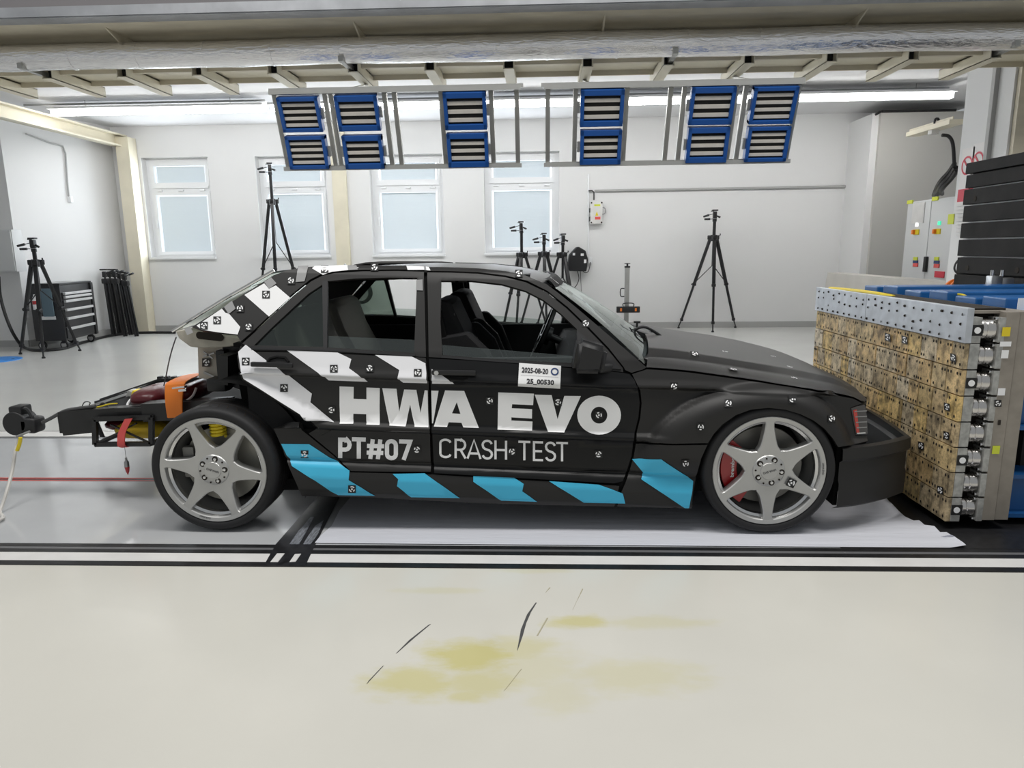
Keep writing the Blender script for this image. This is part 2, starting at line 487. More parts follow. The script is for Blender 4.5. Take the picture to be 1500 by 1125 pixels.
slab('edge_strip', 'strip_white', XL, XR, yE0, yE1 - .012, 0.004)
slab('edge_gap', 'black_steel', XL, XR, yE1 - .012, yE1 + .005, 0.003)
slab('rail', 'black_steel', XL, XR, yA - .035, yA, 0.004)
slab('rail_groove', 'slot_grey', XL, XR, yA - .06, yA - .035, 0.003)
slab('rail', 'black_steel', XL, XR, yB1, yA - .06, 0.004)
slab('edge_strip', 'strip_white', XL, XR, yB2, yB1, 0.004)
slab('rail', 'black_steel', XL, XR, yB3, yB2, 0.004)
xp = atZ(1340, 800).x - .35
slab('pit_cover', 'black_steel', xp, XR, yA, yR0 + .95, 0.005)
# black worn tape across the track
def tape_poly(name, m, pts, z):
    def fn(b):
        vs = [atZ(px, py, z) for px, py in pts]; n = len(vs)
        b.add(vs + [v - V((0, 0, .002)) for v in vs], [list(range(n))] + [(i, n + i, n + (i + 1) % n, (i + 1) % n) for i in range(n)])
    return part(name, m, floor, fn, smooth=0)
tape_poly('floor_tape', 'tape_black', [(386, 829), (404, 797), (448, 742), (482, 742), (440, 797), (448, 797), (436, 829)][:2] + [(470, 722), (500, 722), (462, 797), (447, 829)], 0.0055)
tape_poly('worn_tape', 'tape_worn', [(424, 797), (437, 778), (446, 768), (455, 757), (460, 757), (448, 780), (438, 797)], 0.0075)
tape_poly('worn_tape', 'tape_worn', [(444, 797), (452, 784), (462, 770), (474, 762), (466, 782), (455, 797)], 0.0075)
tape_poly('tape_window', 'strip_white', [(396, 823), (406, 810.5), (417, 810.5), (407, 823)], 0.0075)
tape_poly('tape_window', 'strip_white', [(424, 823), (432, 811.5), (441, 811), (433, 822.5)], 0.0075)
# scratches
for pts in ([(628, 915), (631, 914), (607, 934), (582, 956), (580, 957), (600, 937)], [(560, 976), (562, 975), (548, 990), (537, 1002), (540, 997)],
            [(785, 882), (786, 883), (778, 896), (771, 912), (766, 930), (758, 953), (758, 950), (763, 922), (772, 900)],
            [(853, 862), (854, 863), (845, 880), (839, 893)], [(801, 905), (803, 905), (788, 931), (786, 931)],
            [(763, 980), (764, 980), (742, 1008), (738, 1012)], [(805, 860), (806, 861), (799, 868)]):
    tape_poly('floor_scratch', 'cable_dark' if pts[0][0] in (628, 560, 785) else 'scratch_faint', pts, 0.0012)

# plastic sheet under the car, ragged at the barrier
def sheet(b):
    near = [(x, 795.5 + (x - 470) * .0072) for x in range(472, 1412, 20)]
    rag = [(1415, 802), (1411, 797), (1398, 792), (1400, 788), (1392, 788), (1386, 783), (1377, 781), (1368, 775), (1354, 770), (1346, 766), (1338, 764), (1325, 758), (1316, 752), (1306, 744), (1302, 736), (1290, 720), (1268, 700), (1240, 680)]
    far = [(x, 676) for x in range(1220, 560, -20)]
    left = [(548, 690), (520, 720), (497, 748), (486, 770), (470, 784), (461, 795)]
    pts = near + rag + far + left
    # real floor points with a lifted, crumpled rim
    vs = []; n = len(pts)
    for i, (px, py) in enumerate(pts):
        v = atZ(px, py, 0.0068)
        if (px, py) in rag: v.z += random.uniform(0.004, 0.028)
        vs.append(v)
    c = [v.copy() for v in vs]
    ctr = V((sum(v.x for v in vs) / n, sum(v.y for v in vs) / n, 0))
    inn = []
    for v in vs:
        w = v + (ctr - v) * 0.03; w.z = 0.007 + random.uniform(0, .001); inn.append(w)
    tr = tessellate_polygon([[V((v.x, v.y, 0)) for v in inn]])
    b.add(vs + inn, [(i, (i + 1) % n, n + (i + 1) % n, n + i) for i in range(n)] + [[n + k for k in t] for t in tr])
o = part('plastic_sheet', 'sheet', None, sheet, smooth=40)
tag(o, 'wrinkled white plastic sheet spread on the floor under the car', 'sheet')

# ---- back wall with four windows
WIN = [((196, 231), (313, 378.5)), ((363, 229), (481, 376.5)), ((530, 226.5), (648, 374.5)), ((698, 222.5), (815, 372.5))]
wins = []
for (a, b) in WIN:
    p = atY(a[0] + 10, a[1], YB); q = atY(b[0] + 4, b[1], YB)
    wins.append((p.x, q.x, q.z, p.z))
XW0 = atY(200, 350, YB).x - .25; XW1 = 6.6
def wallf(b):
    b.prism([(XW0, 0), (XW1, 0), (XW1, CEIL), (XW0, CEIL)], YB, YB + .38, 'Y', [[(x0, z0), (x1, z0), (x1, z1), (x0, z1)] for x0, x1, z0, z1 in wins])
struct(part('wall_back', 'wall_white', None, wallf, smooth=0))
for i, (x0, x1, z0, z1) in enumerate(wins):
    t = link(bpy.data.objects.new('window_%d' % (i + 1), None)); t['kind'] = 'structure'; t.location = (0, 0, 0); ORG[t] = V((0, 0, 0))
    t['label'] = 'white tilt-and-turn window with blinds, %s' % ('by the beige corner column', 'behind the tall camera tripod', 'between the beige wall strip and the group of tripods', 'nearest the wall switch box')[i]
    YF = YB + .2; w = .07
    zt = z1 - (z1 - z0) * .30
    def frame(b):
        b.box(((x0 + x1) / 2, YF, z1 - w / 2), (x1 - x0, .09, w)); b.box(((x0 + x1) / 2, YF, z0 + w / 2), (x1 - x0, .09, w))
        b.box((x0 + w / 2, YF, (z0 + z1) / 2), (w, .09, z1 - z0 - 2 * w)); b.box((x1 - w / 2, YF, (z0 + z1) / 2), (w, .09, z1 - z0 - 2 * w))
    part('window_frame', 'window_white', t, frame, smooth=0)
    part('transom', 'window_white', t, lambda b: b.box(((x0 + x1) / 2, YF, zt), (x1 - x0 - 2 * w, .10, .10)).box(((x0 + x1) / 2, YF - .06, zt + .03), (x1 - x0 - 2.4 * w, .03, .04)), smooth=0)
    def sash(b, za, zb):
        xa, xb = x0 + w, x1 - w; s = .055
        b.box(((xa + xb) / 2, YF - .03, zb - s / 2), (xb - xa, .07, s)); b.box(((xa + xb) / 2, YF - .03, za + s / 2), (xb - xa, .07, s))
        b.box((xa + s / 2, YF - .03, (za + zb) / 2), (s, .07, zb - za - 2 * s)); b.box((xb - s / 2, YF - .03, (za + zb) / 2), (s, .07, zb - za - 2 * s))
    for (za, zb) in ((z0 + w, zt - .05), (zt + .05, z1 - w)):
        part('sash', 'window_white', t, lambda b: sash(b, za, zb), smooth=0)
        part('pane', 'daylight_pane', t, lambda b: b.box(((x0 + x1) / 2, YF + .03, (za + zb) / 2), (x1 - x0 - 2 * w, .012, zb - za)), smooth=0)
        def blind(b):
            nsl = int((zb - za - .1) / .028)
            for k in range(nsl):
                z = za + .06 + k * .028
                R = Matrix.Rotation(math.radians(72), 3, 'X')
                b.box(((x0 + x1) / 2, YF - .012, z), (x1 - x0 - 2 * w - .17, .030, .0015), R)
        bl = part('blind', 'blind', t, blind, smooth=0); bl['kind'] = 'stuff'
        for xs in (x0 + w + .085, x1 - w - .085):
            part('blind_cord', 'window_white', t, lambda b: b.cyl((xs, YF - .03, za + .05), (xs, YF - .03, zb - .05), .006, n=6))
    for xh in (x0 + .2, (x0 + x1) / 2, x1 - .2):
        part('hinge', 'window_white', t, lambda b: b.box((xh, YF - .07, zt - .03), (.09, .04, .03), bev=.008), smooth=30)
    part('window_handle', 'window_white', t, lambda b: b.box((x0 + w + .03, YF - .085, (z0 + zt) / 2), (.025, .03, .13), bev=.006))
    part('window_sill', 'window_white', t, lambda b: b.box(((x0 + x1) / 2, YB + .06, z0 + .012), (x1 - x0 + .02, .22, .035)), smooth=0)
for (x0, x1, z0, z1) in wins:      # daylight entering through each window
    area_light('window_daylight', ((x0 + x1) / 2, YB + .02, (z0 + z1) / 2), x1 - x0 - .1, z1 - z0 - .1, 30, (math.radians(-90), 0, 0), (0.86, 0.93, 1.0))

struct(part('baseboard_back', 'baseboard_grey', None, lambda b: b.box(((XW0 + XW1) / 2, YB - .012, .05), (XW1 - XW0, .024, .10)), smooth=0))
# left wall (slightly splayed) with its blunt end
xa, ya = XW0 + .05, YB + .3
pB = atZ(44, 508)
xe, ye = pB.x, pB.y
def leftwall(b): b.prism([(xa, ya), (xe, ye), (xe - 3.2, ye), (xe - 3.2, ya)], 0, CEIL, 'Z')
struct(part('wall_left', 'wall_white', None, leftwall, smooth=0))
d = (V((xa, ya, 0)) - V((xe, ye, 0))).normalized(); nrm = V((d.y, -d.x, 0))
struct(part('baseboard_left', 'baseboard_grey', None, lambda b: (b.bar(V((xe, ye, .05)) + nrm * .012, V((xa, ya - .28, .05)) + nrm * .012 , .024, .10), b.box((xe - 1.6, ye - .012, .05), (3.2, .024, .1))), smooth=0))
# beige corner column and pilaster strip on back wall
struct(part('trim_1', 'cream_steel', None, lambda b: b.box((atY(194, 330, YB - .2).x, YB - .13, CEIL / 2 - .1), (.22, .24, CEIL - .2)), smooth=0))
struct(part('trim_2', 'cream_steel', None, lambda b: b.box((atY(500, 300, YB).x, YB - .03, CEIL / 2), (.24, .06, CEIL)), smooth=0))
# ceiling of the back bay
struct(part('ceiling', 'ceiling_white', None, lambda b: b.box((-1.6, 9.75, CEIL + .1), (16.6, 5.4, .2)), smooth=0))
# right side: enclosure in front of back wall, right wall, columns
pE = atY(1291, 165, 11.3)
struct(part('wall_right', 'wall_grey', None, lambda b: b.box((pE.x + 1.5, 11.75, pE.z / 2), (3.0, .9, pE.z)), smooth=0))
struct(part('trim_3', 'wall_white', None, lambda b: b.box((pE.x - .05, 11.76, (pE.z) / 2), (.1, .80, pE.z)), smooth=0))
part_t = struct(part('trim_4', 'dark_void', None, lambda b: b.box((pE.x + .55, 11.30, pE.z + .015), (1.08, .05, .035)).box((pE.x - .02, 11.34, pE.z + .004), (.1, .05, .03), Matrix.Rotation(-.5, 3, 'Y')), smooth=0))
pc = atY(1402, 260, 7.4)
struct(part('trim_5', 'wall_white', None, lambda b: b.box((pc.x + .45, 7.04, CEIL / 2 - .05), (.9, .72, CEIL - .1)), smooth=0))
pw = atY(1475, 150, 6.5)
struct(part('trim_6', 'cream_dark', None, lambda b: b.box((pc.x + 1.02, 6.65, CEIL / 2), (2.0, .05, CEIL)), smooth=0))
struct(part('trim_7', 'baseboard_grey', None, lambda b: b.bar((pc.x - .02, 6.92, CEIL - .2), (pc.x - .02, 6.92, 1.9), .04, .05), smooth=0))
# low pale concrete wall at the right
pl = atZ(1192, 492); pl2 = atY(1215, 399, pl.y)
struct(part('trim_8', 'concrete_pale', None, lambda b: b.prism([(pl.y, 0), (pl.y, .16), (pl.y - .06, pl2.z - .12), (pl.y - .1, pl2.z), (5.9, pl2.z), (5.9, 0)], pl.x + .1, pl.x + .35, 'X'), smooth=0))

# ---- steel gantry overhead
YT = 6.1
ends = [(-42, 113), (69, 110), (178, 107), (288, 104), (399, 102), (517, 98), (629, 96), (745, 93), (861, 89), (980, 87), (1098, 83), (1219, 80), (1339, 77), (1460, 75), (1585, 71)]
tp = [atY(a, b, YT) for a, b in ends]
zc = sum(p.z for p in tp) / len(tp)
xs0, xs1 = tp[0].x - 1.2, tp[-1].x + 1.2
TS = .088
g = thing('steel_gantry', 'cream steel gantry beam with a row of open square tubes overhead', 'gantry', (0, YT, zc))
zs = atY(650, 11, 5.5).z
zs2 = atY(650, -4, 5.5).z
part('web_plate', 'cream_dark', g, lambda b: b.box(((xs0 + xs1) / 2, 6.22, (zs + zc + TS / 2) / 2 + .02), (xs1 - xs0, .03, zs - zc + .06)), smooth=0)
part('top_flange', 'cream_dark', g, lambda b: b.box(((xs0 + xs1) / 2, 5.88, zs + .012), (xs1 - xs0, .72, .024)), smooth=0)
part('deck_plate', 'cream_steel', g, lambda b: b.box(((xs0 + xs1) / 2, 6.38, zc + TS / 2 + .02), (xs1 - xs0, .52, .02)), smooth=0)
part('deck_lip', 'cream_dark', g, lambda b: b.box(((xs0 + xs1) / 2, 6.64, zc + TS / 2 - .005), (xs1 - xs0, .02, .055)), smooth=0)
part('bottom_flange', 'cream_steel', g, lambda b: b.box(((xs0 + xs1) / 2, 6.13, zc + TS / 2 + .035), (xs1 - xs0, .06, .06)), smooth=0)
for p in tp:
    def tb(b):
        h = TS / 2; w = .007
        for (cxx, czz, sx, sz) in ((-h + w / 2, 0, w, TS), (h - w / 2, 0, w, TS), (0, h - w / 2, TS, w), (0, -h + w / 2, TS, w)):
            b.box((p.x + cxx, YT + .37, zc + czz), (sx, .74, sz))
        b.box((p.x, YT + .08, zc), (TS - .012, .01, TS - .012))
        b.m[-6:] = [1] * 6
    tb_o = part('square_tube', ['cream_steel', 'dark_void'], g, tb, smooth=0)
    part('gusset', 'cream_dark', g, lambda b: b.prism([(6.21, zs), (5.75, zs), (6.21, zs - .16)], p.x + .1, p.x + .112, 'X'), smooth=0) if ends[tp.index(p)][0] in (178, 517, 861, 1219) else None
for (a, b_) in (((30, 100), (72, 112)), ((498, 88), (517, 99)), ((988, 72), (980, 88)), ((1487, 66), (1452, 76))):
    pa = atY(*a, YT - .22); pb = atY(*b_, YT + .1)
    r = part('rail_arm', 'alu', g, lambda b: b.bar((pb.x, YT + .1, zc), (pb.x + (pa.x - pb.x) * .5, YT - .24, zc + .005), .04, .04), smooth=0)
part('edge_trim', 'galv', g, lambda b: b.box(((xs0 + xs1) / 2, 5.49, (zs + zs2) / 2), (xs1 - xs0, .02, zs2 - zs)).box(((xs0 + xs1) / 2, 5.56, zs - .004), (xs1 - xs0, .14, .006)), smooth=0)
struct(part('wall_front_upper', 'grey_void', None, lambda b: b.box(((xs0 + xs1) / 2, 5.8, zs2 + 1.2), (xs1 - xs0 + 4, .1, 2.4)), smooth=0))
pp = atY(650, 70, 5.92)
PR = .098
def pipe(b):
    xx = [xs0 + (xs1 - xs0) * i / 90 for i in range(91)]
    b.tube([(x, 5.95, pp.z + .004 * math.sin(x * 3)) for x in xx], [PR * (1 + random.uniform(-.022, .022)) for x in xx], 20)
o = part('duct_pipe', 'foil', None, pipe, smooth=60); tag(o, 'foil-wrapped insulated pipe running under the gantry', 'pipe'); ORG[o] = V((0, 0, 0))
for x in [xs0 + .55 * i for i in range(1, 15)]:
    part('foil_seam', 'foil', o, lambda b: b.cyl((x, 5.95, pp.z), (x + .012, 5.95, pp.z), PR * 1.035, n=24))

# left runway beam on the ceiling
bl = atY(183, 216, YB - .1); bt = atY(183, 199, YB - .1)
def ib(b):
    x = bl.x - .05; h = bt.z - bl.z
    b.box((x, 9.3, bl.z + .012), (.16, 5.6, .024)); b.box((x, 9.3, bt.z), (.16, 5.6, .024)); b.box((x - .03, 9.3, bl.z + h / 2), (.02, 5.6, h))
o = part('ceiling_beam', 'cream_steel', None, ib, smooth=0); tag(o, 'cream steel I-beam running to the corner column by the left wall', 'beam')

# fluorescent lights and cable tray
ZF = CEIL - .16
seg = [((75, 164.5), (390, 158.5)), ((395, 158), (700, 152)), ((705, 152), (1040, 147)), ((1045, 147), (1397, 140.5))]
lab = ('by the left wall', 'behind the left lamp frame', 'behind the right lamp frame', 'nearest the right columns')
YFL = atZ(700, 153.5, ZF).y
for (a, b_), l in zip(seg, lab):
    p = atY(*a, YFL).x; q = atY(*b_, YFL).x
    t = thing('fluorescent_light', 'long lit white fluorescent ceiling tube ' + l, 'light', ((p + q) / 2, YFL, ZF), 'row of fluorescent ceiling tubes')
    part('tube', 'tube_light', t, lambda b: b.box(((p + q) / 2, YFL, ZF), (q - p - .04, .10, .07), bev=.015))
    part('housing', 'window_white', t, lambda b: b.box(((p + q) / 2, YFL + .005, ZF + .05), (q - p - .02, .24, .03)))
    for xx in (p + .5, q - .5): part('hanger', 'steel', t, lambda b: b.cyl((xx, YFL, ZF + .06), (xx, YFL, CEIL), .004, n=6))
def tray(b):
    x0 = atY(540, 140, YFL).x; x1 = atY(1397, 125, YFL).x
    b.box(((x0 + x1) / 2, YFL + .1, ZF + .075), (x1 - x0, .005, .11)); b.box(((x0 + x1) / 2, YFL + .2, ZF + .02), (x1 - x0, .2, .005))
    b.mi = 1; k = x0 + .04
    while k < x1 - .04:
        for z in (ZF + .05, ZF + .10): b.box((k, YFL + .096, z), (.035, .004, .012))
        k += .075
o = part('cable_tray', ['galv', 'cable_dark'], None, tray, smooth=0); tag(o, 'perforated galvanised cable tray behind the fluorescent tubes', 'cable tray')
def conduit(name, pts, r, m, label, cat='conduit', smooth_n=0):
    pts = crom(pts, 6) if smooth_n else pts
    o = part(name, m, None, lambda b: b.tube(pts, r, 8)); return tag(o, label, cat)
zz = CEIL - .03
pa = atZ(35, 154, zz); pb = atZ(390, 148, zz)
conduit('conduit', [(pa.x, pa.y, zz), (pb.x, pa.y, zz)], .014, 'baseboard_grey', 'thin grey conduit along the ceiling above the left fluorescent tube')
# =================================================================== THE CAR
YC = 4.14
XWR, XWF, ZW = -1.602, 1.082, 0.3225
RAKE = 0.042
KN = [(0.08, .84), (0.13, .885), (0.18, .912), (0.25, .914), (0.30, .902), (0.318, .890), (0.326, .874), (0.345, .887), (0.485, .880), (0.495, .900), (0.513, .900), (0.528, .880),
      (0.70, .875), (0.744, .871), (0.751, .893), (0.760, .893), (0.790, .876), (0.875, .842), (0.900, .828), (1.23, .655), (1.262, .625), (1.29, .56), (1.33, .40)]
FLANGE = [(p.x, p.z) for p in [atY(px, py, YC - .89) for px, py in ((347, 549), (356, 557), (380, 572), (407, 589), (428, 602.5), (452, 615), (466, 624))]]
def zr_of(x, z): return z + RAKE * (x + .3)
def shalf(x, z):
    zr = zr_of(x, z)
    s = lerp_table(KN, zr)
    # front wheel flare
    dx, dz = x - XWF, z - ZW
    e = dx * (.72 if dx < 0 else 1.02)
    d = math.hypot(e, dz * 1.06)
    if z > .22 and x > .2:
        zin = smooth01(.24, .40, z)
        fz = smooth01(.36, .48, z) * smooth01(.35, .75, x)
        s -= .030 * fz * (1 - smooth01(.80, .90, z))
        t_ = max(0, min(1, (.452 - d) / .105))
        fl = math.sin(t_ * PI / 2) * smooth01(0, .35, t_) * zin
        tgt = .938
        if fl > 0: s = s + (tgt - s) * fl
    # nose taper
    if x > 1.30: s -= .75 * (x - 1.30) ** 2
    # rear arch flange of the back door
    if x < -.95 and .50 < z < .80:
        dmin, above = 9, True
        for (a0, b0), (a1, b1) in zip(FLANGE, FLANGE[1:]):
            vx, vz = a1 - a0, b1 - b0; t = max(0, min(1, ((x - a0) * vx + (z - b0) * vz) / (vx * vx + vz * vz)))
            qx, qz = x - a0 - t * vx, z - b0 - t * vz; dd = math.hypot(qx, qz)
            if dd < dmin: dmin = dd; above = vx * qz - vz * qx > -1e-4
        if above: s += .040 * max(0, 1 - dmin / .055) * smooth01(.545, .575, z)
        elif z > .575: s += .040
    # C pillar leans inward to the rear
    if z > .88 and x < -1.35: s -= .18 * (x + 1.35) ** 2
    return s
def on_side(px, py, off=0.0):
    Y = YC - .88
    for _ in range(14):
        p = atY(px, py, Y); Y = .5 * Y + .5 * (YC - shalf(p.x, p.z) - off)
    p = atY(px, py, Y); return (p.x, p.z)
def side_pt(x, z, off=0.0): return V((x, YC - shalf(x, z) - off, z))
def side_n(x, z):
    h = .006
    a = (shalf(x + h, z) - shalf(x - h, z)) / (2 * h); b = (shalf(x, z + h) - shalf(x, z - h)) / (2 * h)
    return V((-a, -1, -b)).normalized()

car = thing('car', 'matte black four-door crash test car with white and blue stickers, nose against the barrier', 'car', (-.26, YC, 0))

def cut2d(bm, g, creases=True):
    def bis(co, no):
        bmesh.ops.bisect_plane(bm, geom=bm.verts[:] + bm.edges[:] + bm.faces[:], plane_co=co, plane_no=no, dist=1e-6)
    xs = [v.co.x for v in bm.verts]; zs = [v.co.y for v in bm.verts]
    x0, x1, z0, z1 = min(xs), max(xs), min(zs), max(zs)
    k = math.ceil(x0 / g)
    while k * g < x1: bis((k * g, 0, 0), (1, 0, 0)); k += 1
    k = math.ceil(z0 / g)
    while k * g < z1: bis((0, k * g, 0), (0, 1, 0)); k += 1
    if creases:
        for (zk, _) in KN:
            if z0 - .1 < zk < z1 + .1: bis((-.3, zk, 0), (RAKE, 1, 0))
    if creases == 2: return
def flat_bm(loops):
    bm = bmesh.new()
    flat = [p for l in loops for p in l]
    tr = tessellate_polygon([[V((p[0], p[1], 0)) for p in l] for l in loops])
    vs = [bm.verts.new((p[0], p[1], 0)) for p in flat]
    for t in tr:
        try: bm.faces.new([vs[i] for i in t])
        except ValueError: pass
    return bm
def side_mesh(name, bms, mats, parent, off, th, g, mirror=False):
    """bms: list of (bmesh in (x,z), material index); wraps it on the side surface, gives it thickness"""
    verts, faces, mi, nor = [], [], [], []
    for bi, (bm, m) in enumerate(bms):
        if g: cut2d(bm, g)
        off_ = off + (.00012 * (bi % 8) if len(bms) > 6 else 0)
        bmesh.ops.remove_doubles(bm, verts=bm.verts[:], dist=1e-5)
        bm.verts.index_update(); k = len(verts); n = len(bm.verts)
        fr = [side_pt(v.co.x, v.co.y, off_) for v in bm.verts]
        nn = [side_n(v.co.x, v.co.y) for v in bm.verts]
        bk = [p - q * th for p, q in zip(fr, nn)]
        verts += fr + bk
        for f in bm.faces:
            ids = [v.index for v in f.verts]
            a, b, c = [fr[i] for i in ids[:3]]
            if (b - a).cross(c - a).y > 0: ids = ids[::-1]
            faces.append([i + k for i in ids]); mi.append(m); nor.append([nn[i] for i in ids])
            if th: faces.append([i + k + n for i in ids[::-1]]); mi.append(m); nor.append([-nn[i] for i in ids[::-1]])
        if th:
            for e in bm.edges:
                if len(e.link_faces) == 1:
                    f = e.link_faces[0]; ids = [v.index for v in f.verts]
                    a, b = e.verts[0].index, e.verts[1].index
                    fn = (fr[b] - fr[a]).cross(-nn[a]).normalized() if (fr[b] - fr[a]).length > 0 else nn[a]
                    cen = V((0, 0, 0))
                    for i in ids: cen += fr[i] / len(ids)
                    q = [a, b, b + n, a + n]
                    if fn.dot(fr[a] - cen) < 0: q = q[::-1]; fn = -fn
                    faces.append([i + k for i in q]); mi.append(m); nor.append([fn] * 4)
        bm.free()
    if mirror:
        verts = [V((v.x, 2 * YC - v.y, v.z)) for v in verts]; faces = [f[::-1] for f in faces]
        nor = [[V((q.x, -q.y, q.z)) for q in l[::-1]] for l in nor]
    me = bpy.data.meshes.new(name)
    o0 = ORG[root_of(parent)]
    me.from_pydata([v - o0 for v in verts], [], faces)
    for m in (mats if isinstance(mats, (list, tuple)) else [mats]): me.materials.append(MATS[m])
    for p, i in zip(me.polygons, mi): p.material_index = i; p.use_smooth = True
    me.normals_split_custom_set([q for l in nor for q in l])
    o = link(bpy.data.objects.new(name, me)); o.parent = parent
    return o
def loop_px(pts, off=0.0): return [on_side(px, py, off) for px, py in pts]
def dense(pts, n=4, closed=True):
    r = []
    m = len(pts)
    for i in range(m if closed else m - 1):
        a, b = pts[i], pts[(i + 1) % m]
        for k in range(n): r.append((a[0] + (b[0] - a[0]) * k / n, a[1] + (b[1] - a[1]) * k / n))
    return r
def panel(name, mats, outline, holes=(), off=0.0, th=.02, g=.06, parent=car, both=True):
    lo = loop_px(dense(outline, 3), off); hs = [loop_px(dense(h, 3), off) for h in holes]
    o = side_mesh(name, [(flat_bm([lo] + hs), 0)], mats, parent, off, th, g)
    if both: side_mesh(name, [(flat_bm([lo] + hs), 0)], mats, parent, off, th, g, mirror=True)
    return o
def decal(name, m, polys, parent, off=.0025, g=.06, holes=None):
    """polys: list of pixel polygons"""
    bms = []
    for i, p in enumerate(polys):
        hs = (holes or {}).get(i, [])
        bms.append((flat_bm([loop_px(dense(p, 2), off)] + [loop_px(dense(h, 2), off) for h in hs]), 0))
    return side_mesh(name, bms, m, parent, off, 0.0, g)
def Zm(ox, oy, s): return lambda *pts: [(ox + a * s, oy + b * s) for a, b in pts]
Z1 = Zm(240, 370, .2); Z2 = Zm(340, 370, .26667); Z3 = Zm(620, 370, .26667); Z4 = Zm(900, 440, .28); Z8 = Zm(380, 600, .44); Z6 = Zm(1000, 580, .21333)

# ---- outlines in the photograph's frame
win_q = [(372, 506), (398, 480), (430, 450), (452, 430), (472, 417), (473, 440), (474, 508)]
win_r = [(479, 412), (520, 408), (570, 406.5), (611, 407), (610, 430), (606.5, 517), (560, 514), (478, 508.5)]
win_f = [(646, 411), (690, 411), (735, 416), (770, 426), (797, 440), (822, 460), (845, 482), (846, 532), (760, 528), (700, 524), (648, 520), (645, 470)]
rear_door = [(352, 507), (372, 515), (478, 517.5), (560, 521), (623.5, 524), (627, 557), (629.5, 626), (631, 691), (575, 691), (514, 690), (492, 668), (468, 648), (452, 635), (466, 627), (452, 614), (428, 601.5), (407, 588), (380, 571), (356, 556), (351, 548), (347.5, 522)]
rear_door_frame = [(355, 503), (373, 487), (400, 461), (430, 433), (456, 412), (472, 404), (490, 400), (530, 397.5), (580, 397), (621, 398), (624, 523), (560, 519.5), (478, 516), (372, 513.5)]
front_door = [(628, 525), (700, 528.5), (780, 534.5), (850, 540.5), (912, 546), (922, 548), (929, 556), (934.5, 570), (937, 590), (935, 612), (930, 632), (925, 668), (918, 690), (912, 705), (900, 708), (800, 702.5), (720, 698), (636, 693), (633.5, 640), (631, 560)]
front_door_frame = [(626, 399), (660, 399.5), (700, 401), (740, 406), (770, 413.5), (800, 428), (830, 452), (862, 483), (890, 512), (912, 539), (913, 545), (850, 539), (780, 533), (700, 527), (628, 523)]
fender = [(926, 548), (948, 541), (980, 543), (1012, 546), (1073, 554.5), (1152, 566), (1208, 576), (1250, 584), (1263, 591), (1246, 597), (1250, 618), (1253, 638), (1270, 638), (1271, 646), (1250, 651), (1228, 655),
          (1220, 642), (1208, 628), (1192, 616), (1172, 606.5), (1150, 600), (1126, 597.5), (1100, 600), (1078, 608), (1058, 622), (1046, 635), (1037, 649), (985, 650), (932, 647), (933, 632), (938, 612), (940, 590), (938, 572)]
lower_fender = [(931.5, 650), (985, 652.5), (1036, 652), (1027, 672), (1019, 700), (1015, 722), (1013, 745), (960, 743.5), (904, 742), (910, 722), (916, 708), (922, 690), (928, 670)]
skirt = [(401, 628), (437, 626), (452, 638), (490, 669), (513, 692), (575, 693.5), (640, 695.5), (720, 700.5), (800, 705), (898, 711), (907, 712), (900, 742), (800, 740), (700, 737), (600, 732), (545, 728.5), (442, 726.5), (434, 708), (425, 688), (415, 660)]
bumper = [(1229, 658), (1252, 653), (1272, 648), (1284, 652), (1300, 660), (1308, 672), (1310, 700), (1308, 737), (1280, 744), (1250, 747), (1228, 749), (1224, 745), (1229, 715), (1232, 690)]
head_lamp = [(1247, 598), (1258, 594.5), (1267, 593), (1270, 610), (1271, 636), (1254, 636.5), (1251, 620)]
c_pillar = [(401, 403), (420, 396), (445, 391.5), (480, 389), (528, 388.5), (600, 389), (621, 391), (621, 395), (580, 394.5), (530, 395), (490, 397.5), (470, 401.5), (454, 409.5), (428, 430.5), (398, 458.5), (371, 484.5), (353, 500), (346, 490), (320, 487.5), (296, 484.5), (281, 479), (300, 467), (326, 451), (360, 429)]
a_pillar = [(626, 391), (660, 391.5), (700, 393), (740, 397), (770, 403.5), (800, 416), (815, 427), (840, 447), (880, 481), (920, 515), (947, 538), (942, 541), (925, 546), (916, 542), (914, 538), (892, 510), (864, 481), (832, 450), (802, 426), (772, 411), (741, 403.5), (700, 398.5), (660, 397), (626, 396.5)]

# dark shell just inside the skins
sh_out = [(353, 503), (470, 402), (530, 396), (626, 396), (700, 399), (772, 411), (832, 450), (892, 510), (916, 543), (948, 543), (1073, 556), (1208, 578), (1250, 590), (1244, 600), (1251, 640), (1228, 650), (1206, 628), (1172, 607), (1126, 600), (1078, 609), (1046, 636), (1028, 668), (1017, 715), (1014, 742), (904, 739), (700, 733), (545, 725), (444, 723), (410, 640), (440, 628), (470, 630), (425, 599), (380, 571), (352, 552)]
panel('body_shell', 'inner_black', sh_out, [[(368, 508), (474, 413), (615, 403), (611, 520), (478, 512)], [(642, 408), (735, 413), (800, 438), (850, 482), (849, 536), (700, 528), (644, 524)]], off=-.024, th=.015)
panel('rear_door', 'paint', rear_door, g=.025)
panel('front_door', 'paint_shaded', front_door, off=.006)
panel('rear_door_frame', 'paint', rear_door_frame, [win_q, win_r], off=.0)
panel('front_door_frame', 'paint', front_door_frame, [win_f], off=.004)
panel('front_fender', 'paint', fender, g=.014)
panel('lower_fender', 'paint', lower_fender, g=.025)
panel('side_skirt', 'paint', skirt, g=.05, th=.03)
panel('c_pillar', 'paint', c_pillar, th=.015)
panel('a_pillar', 'paint', a_pillar, th=.02)
panel('quarter_glass', 'glass_tint', win_q, off=-.010, th=.004)
panel('door_glass', 'glass', [(478.5, 492), (608, 498), (606.5, 519), (478, 511)], off=-.010, th=.004)
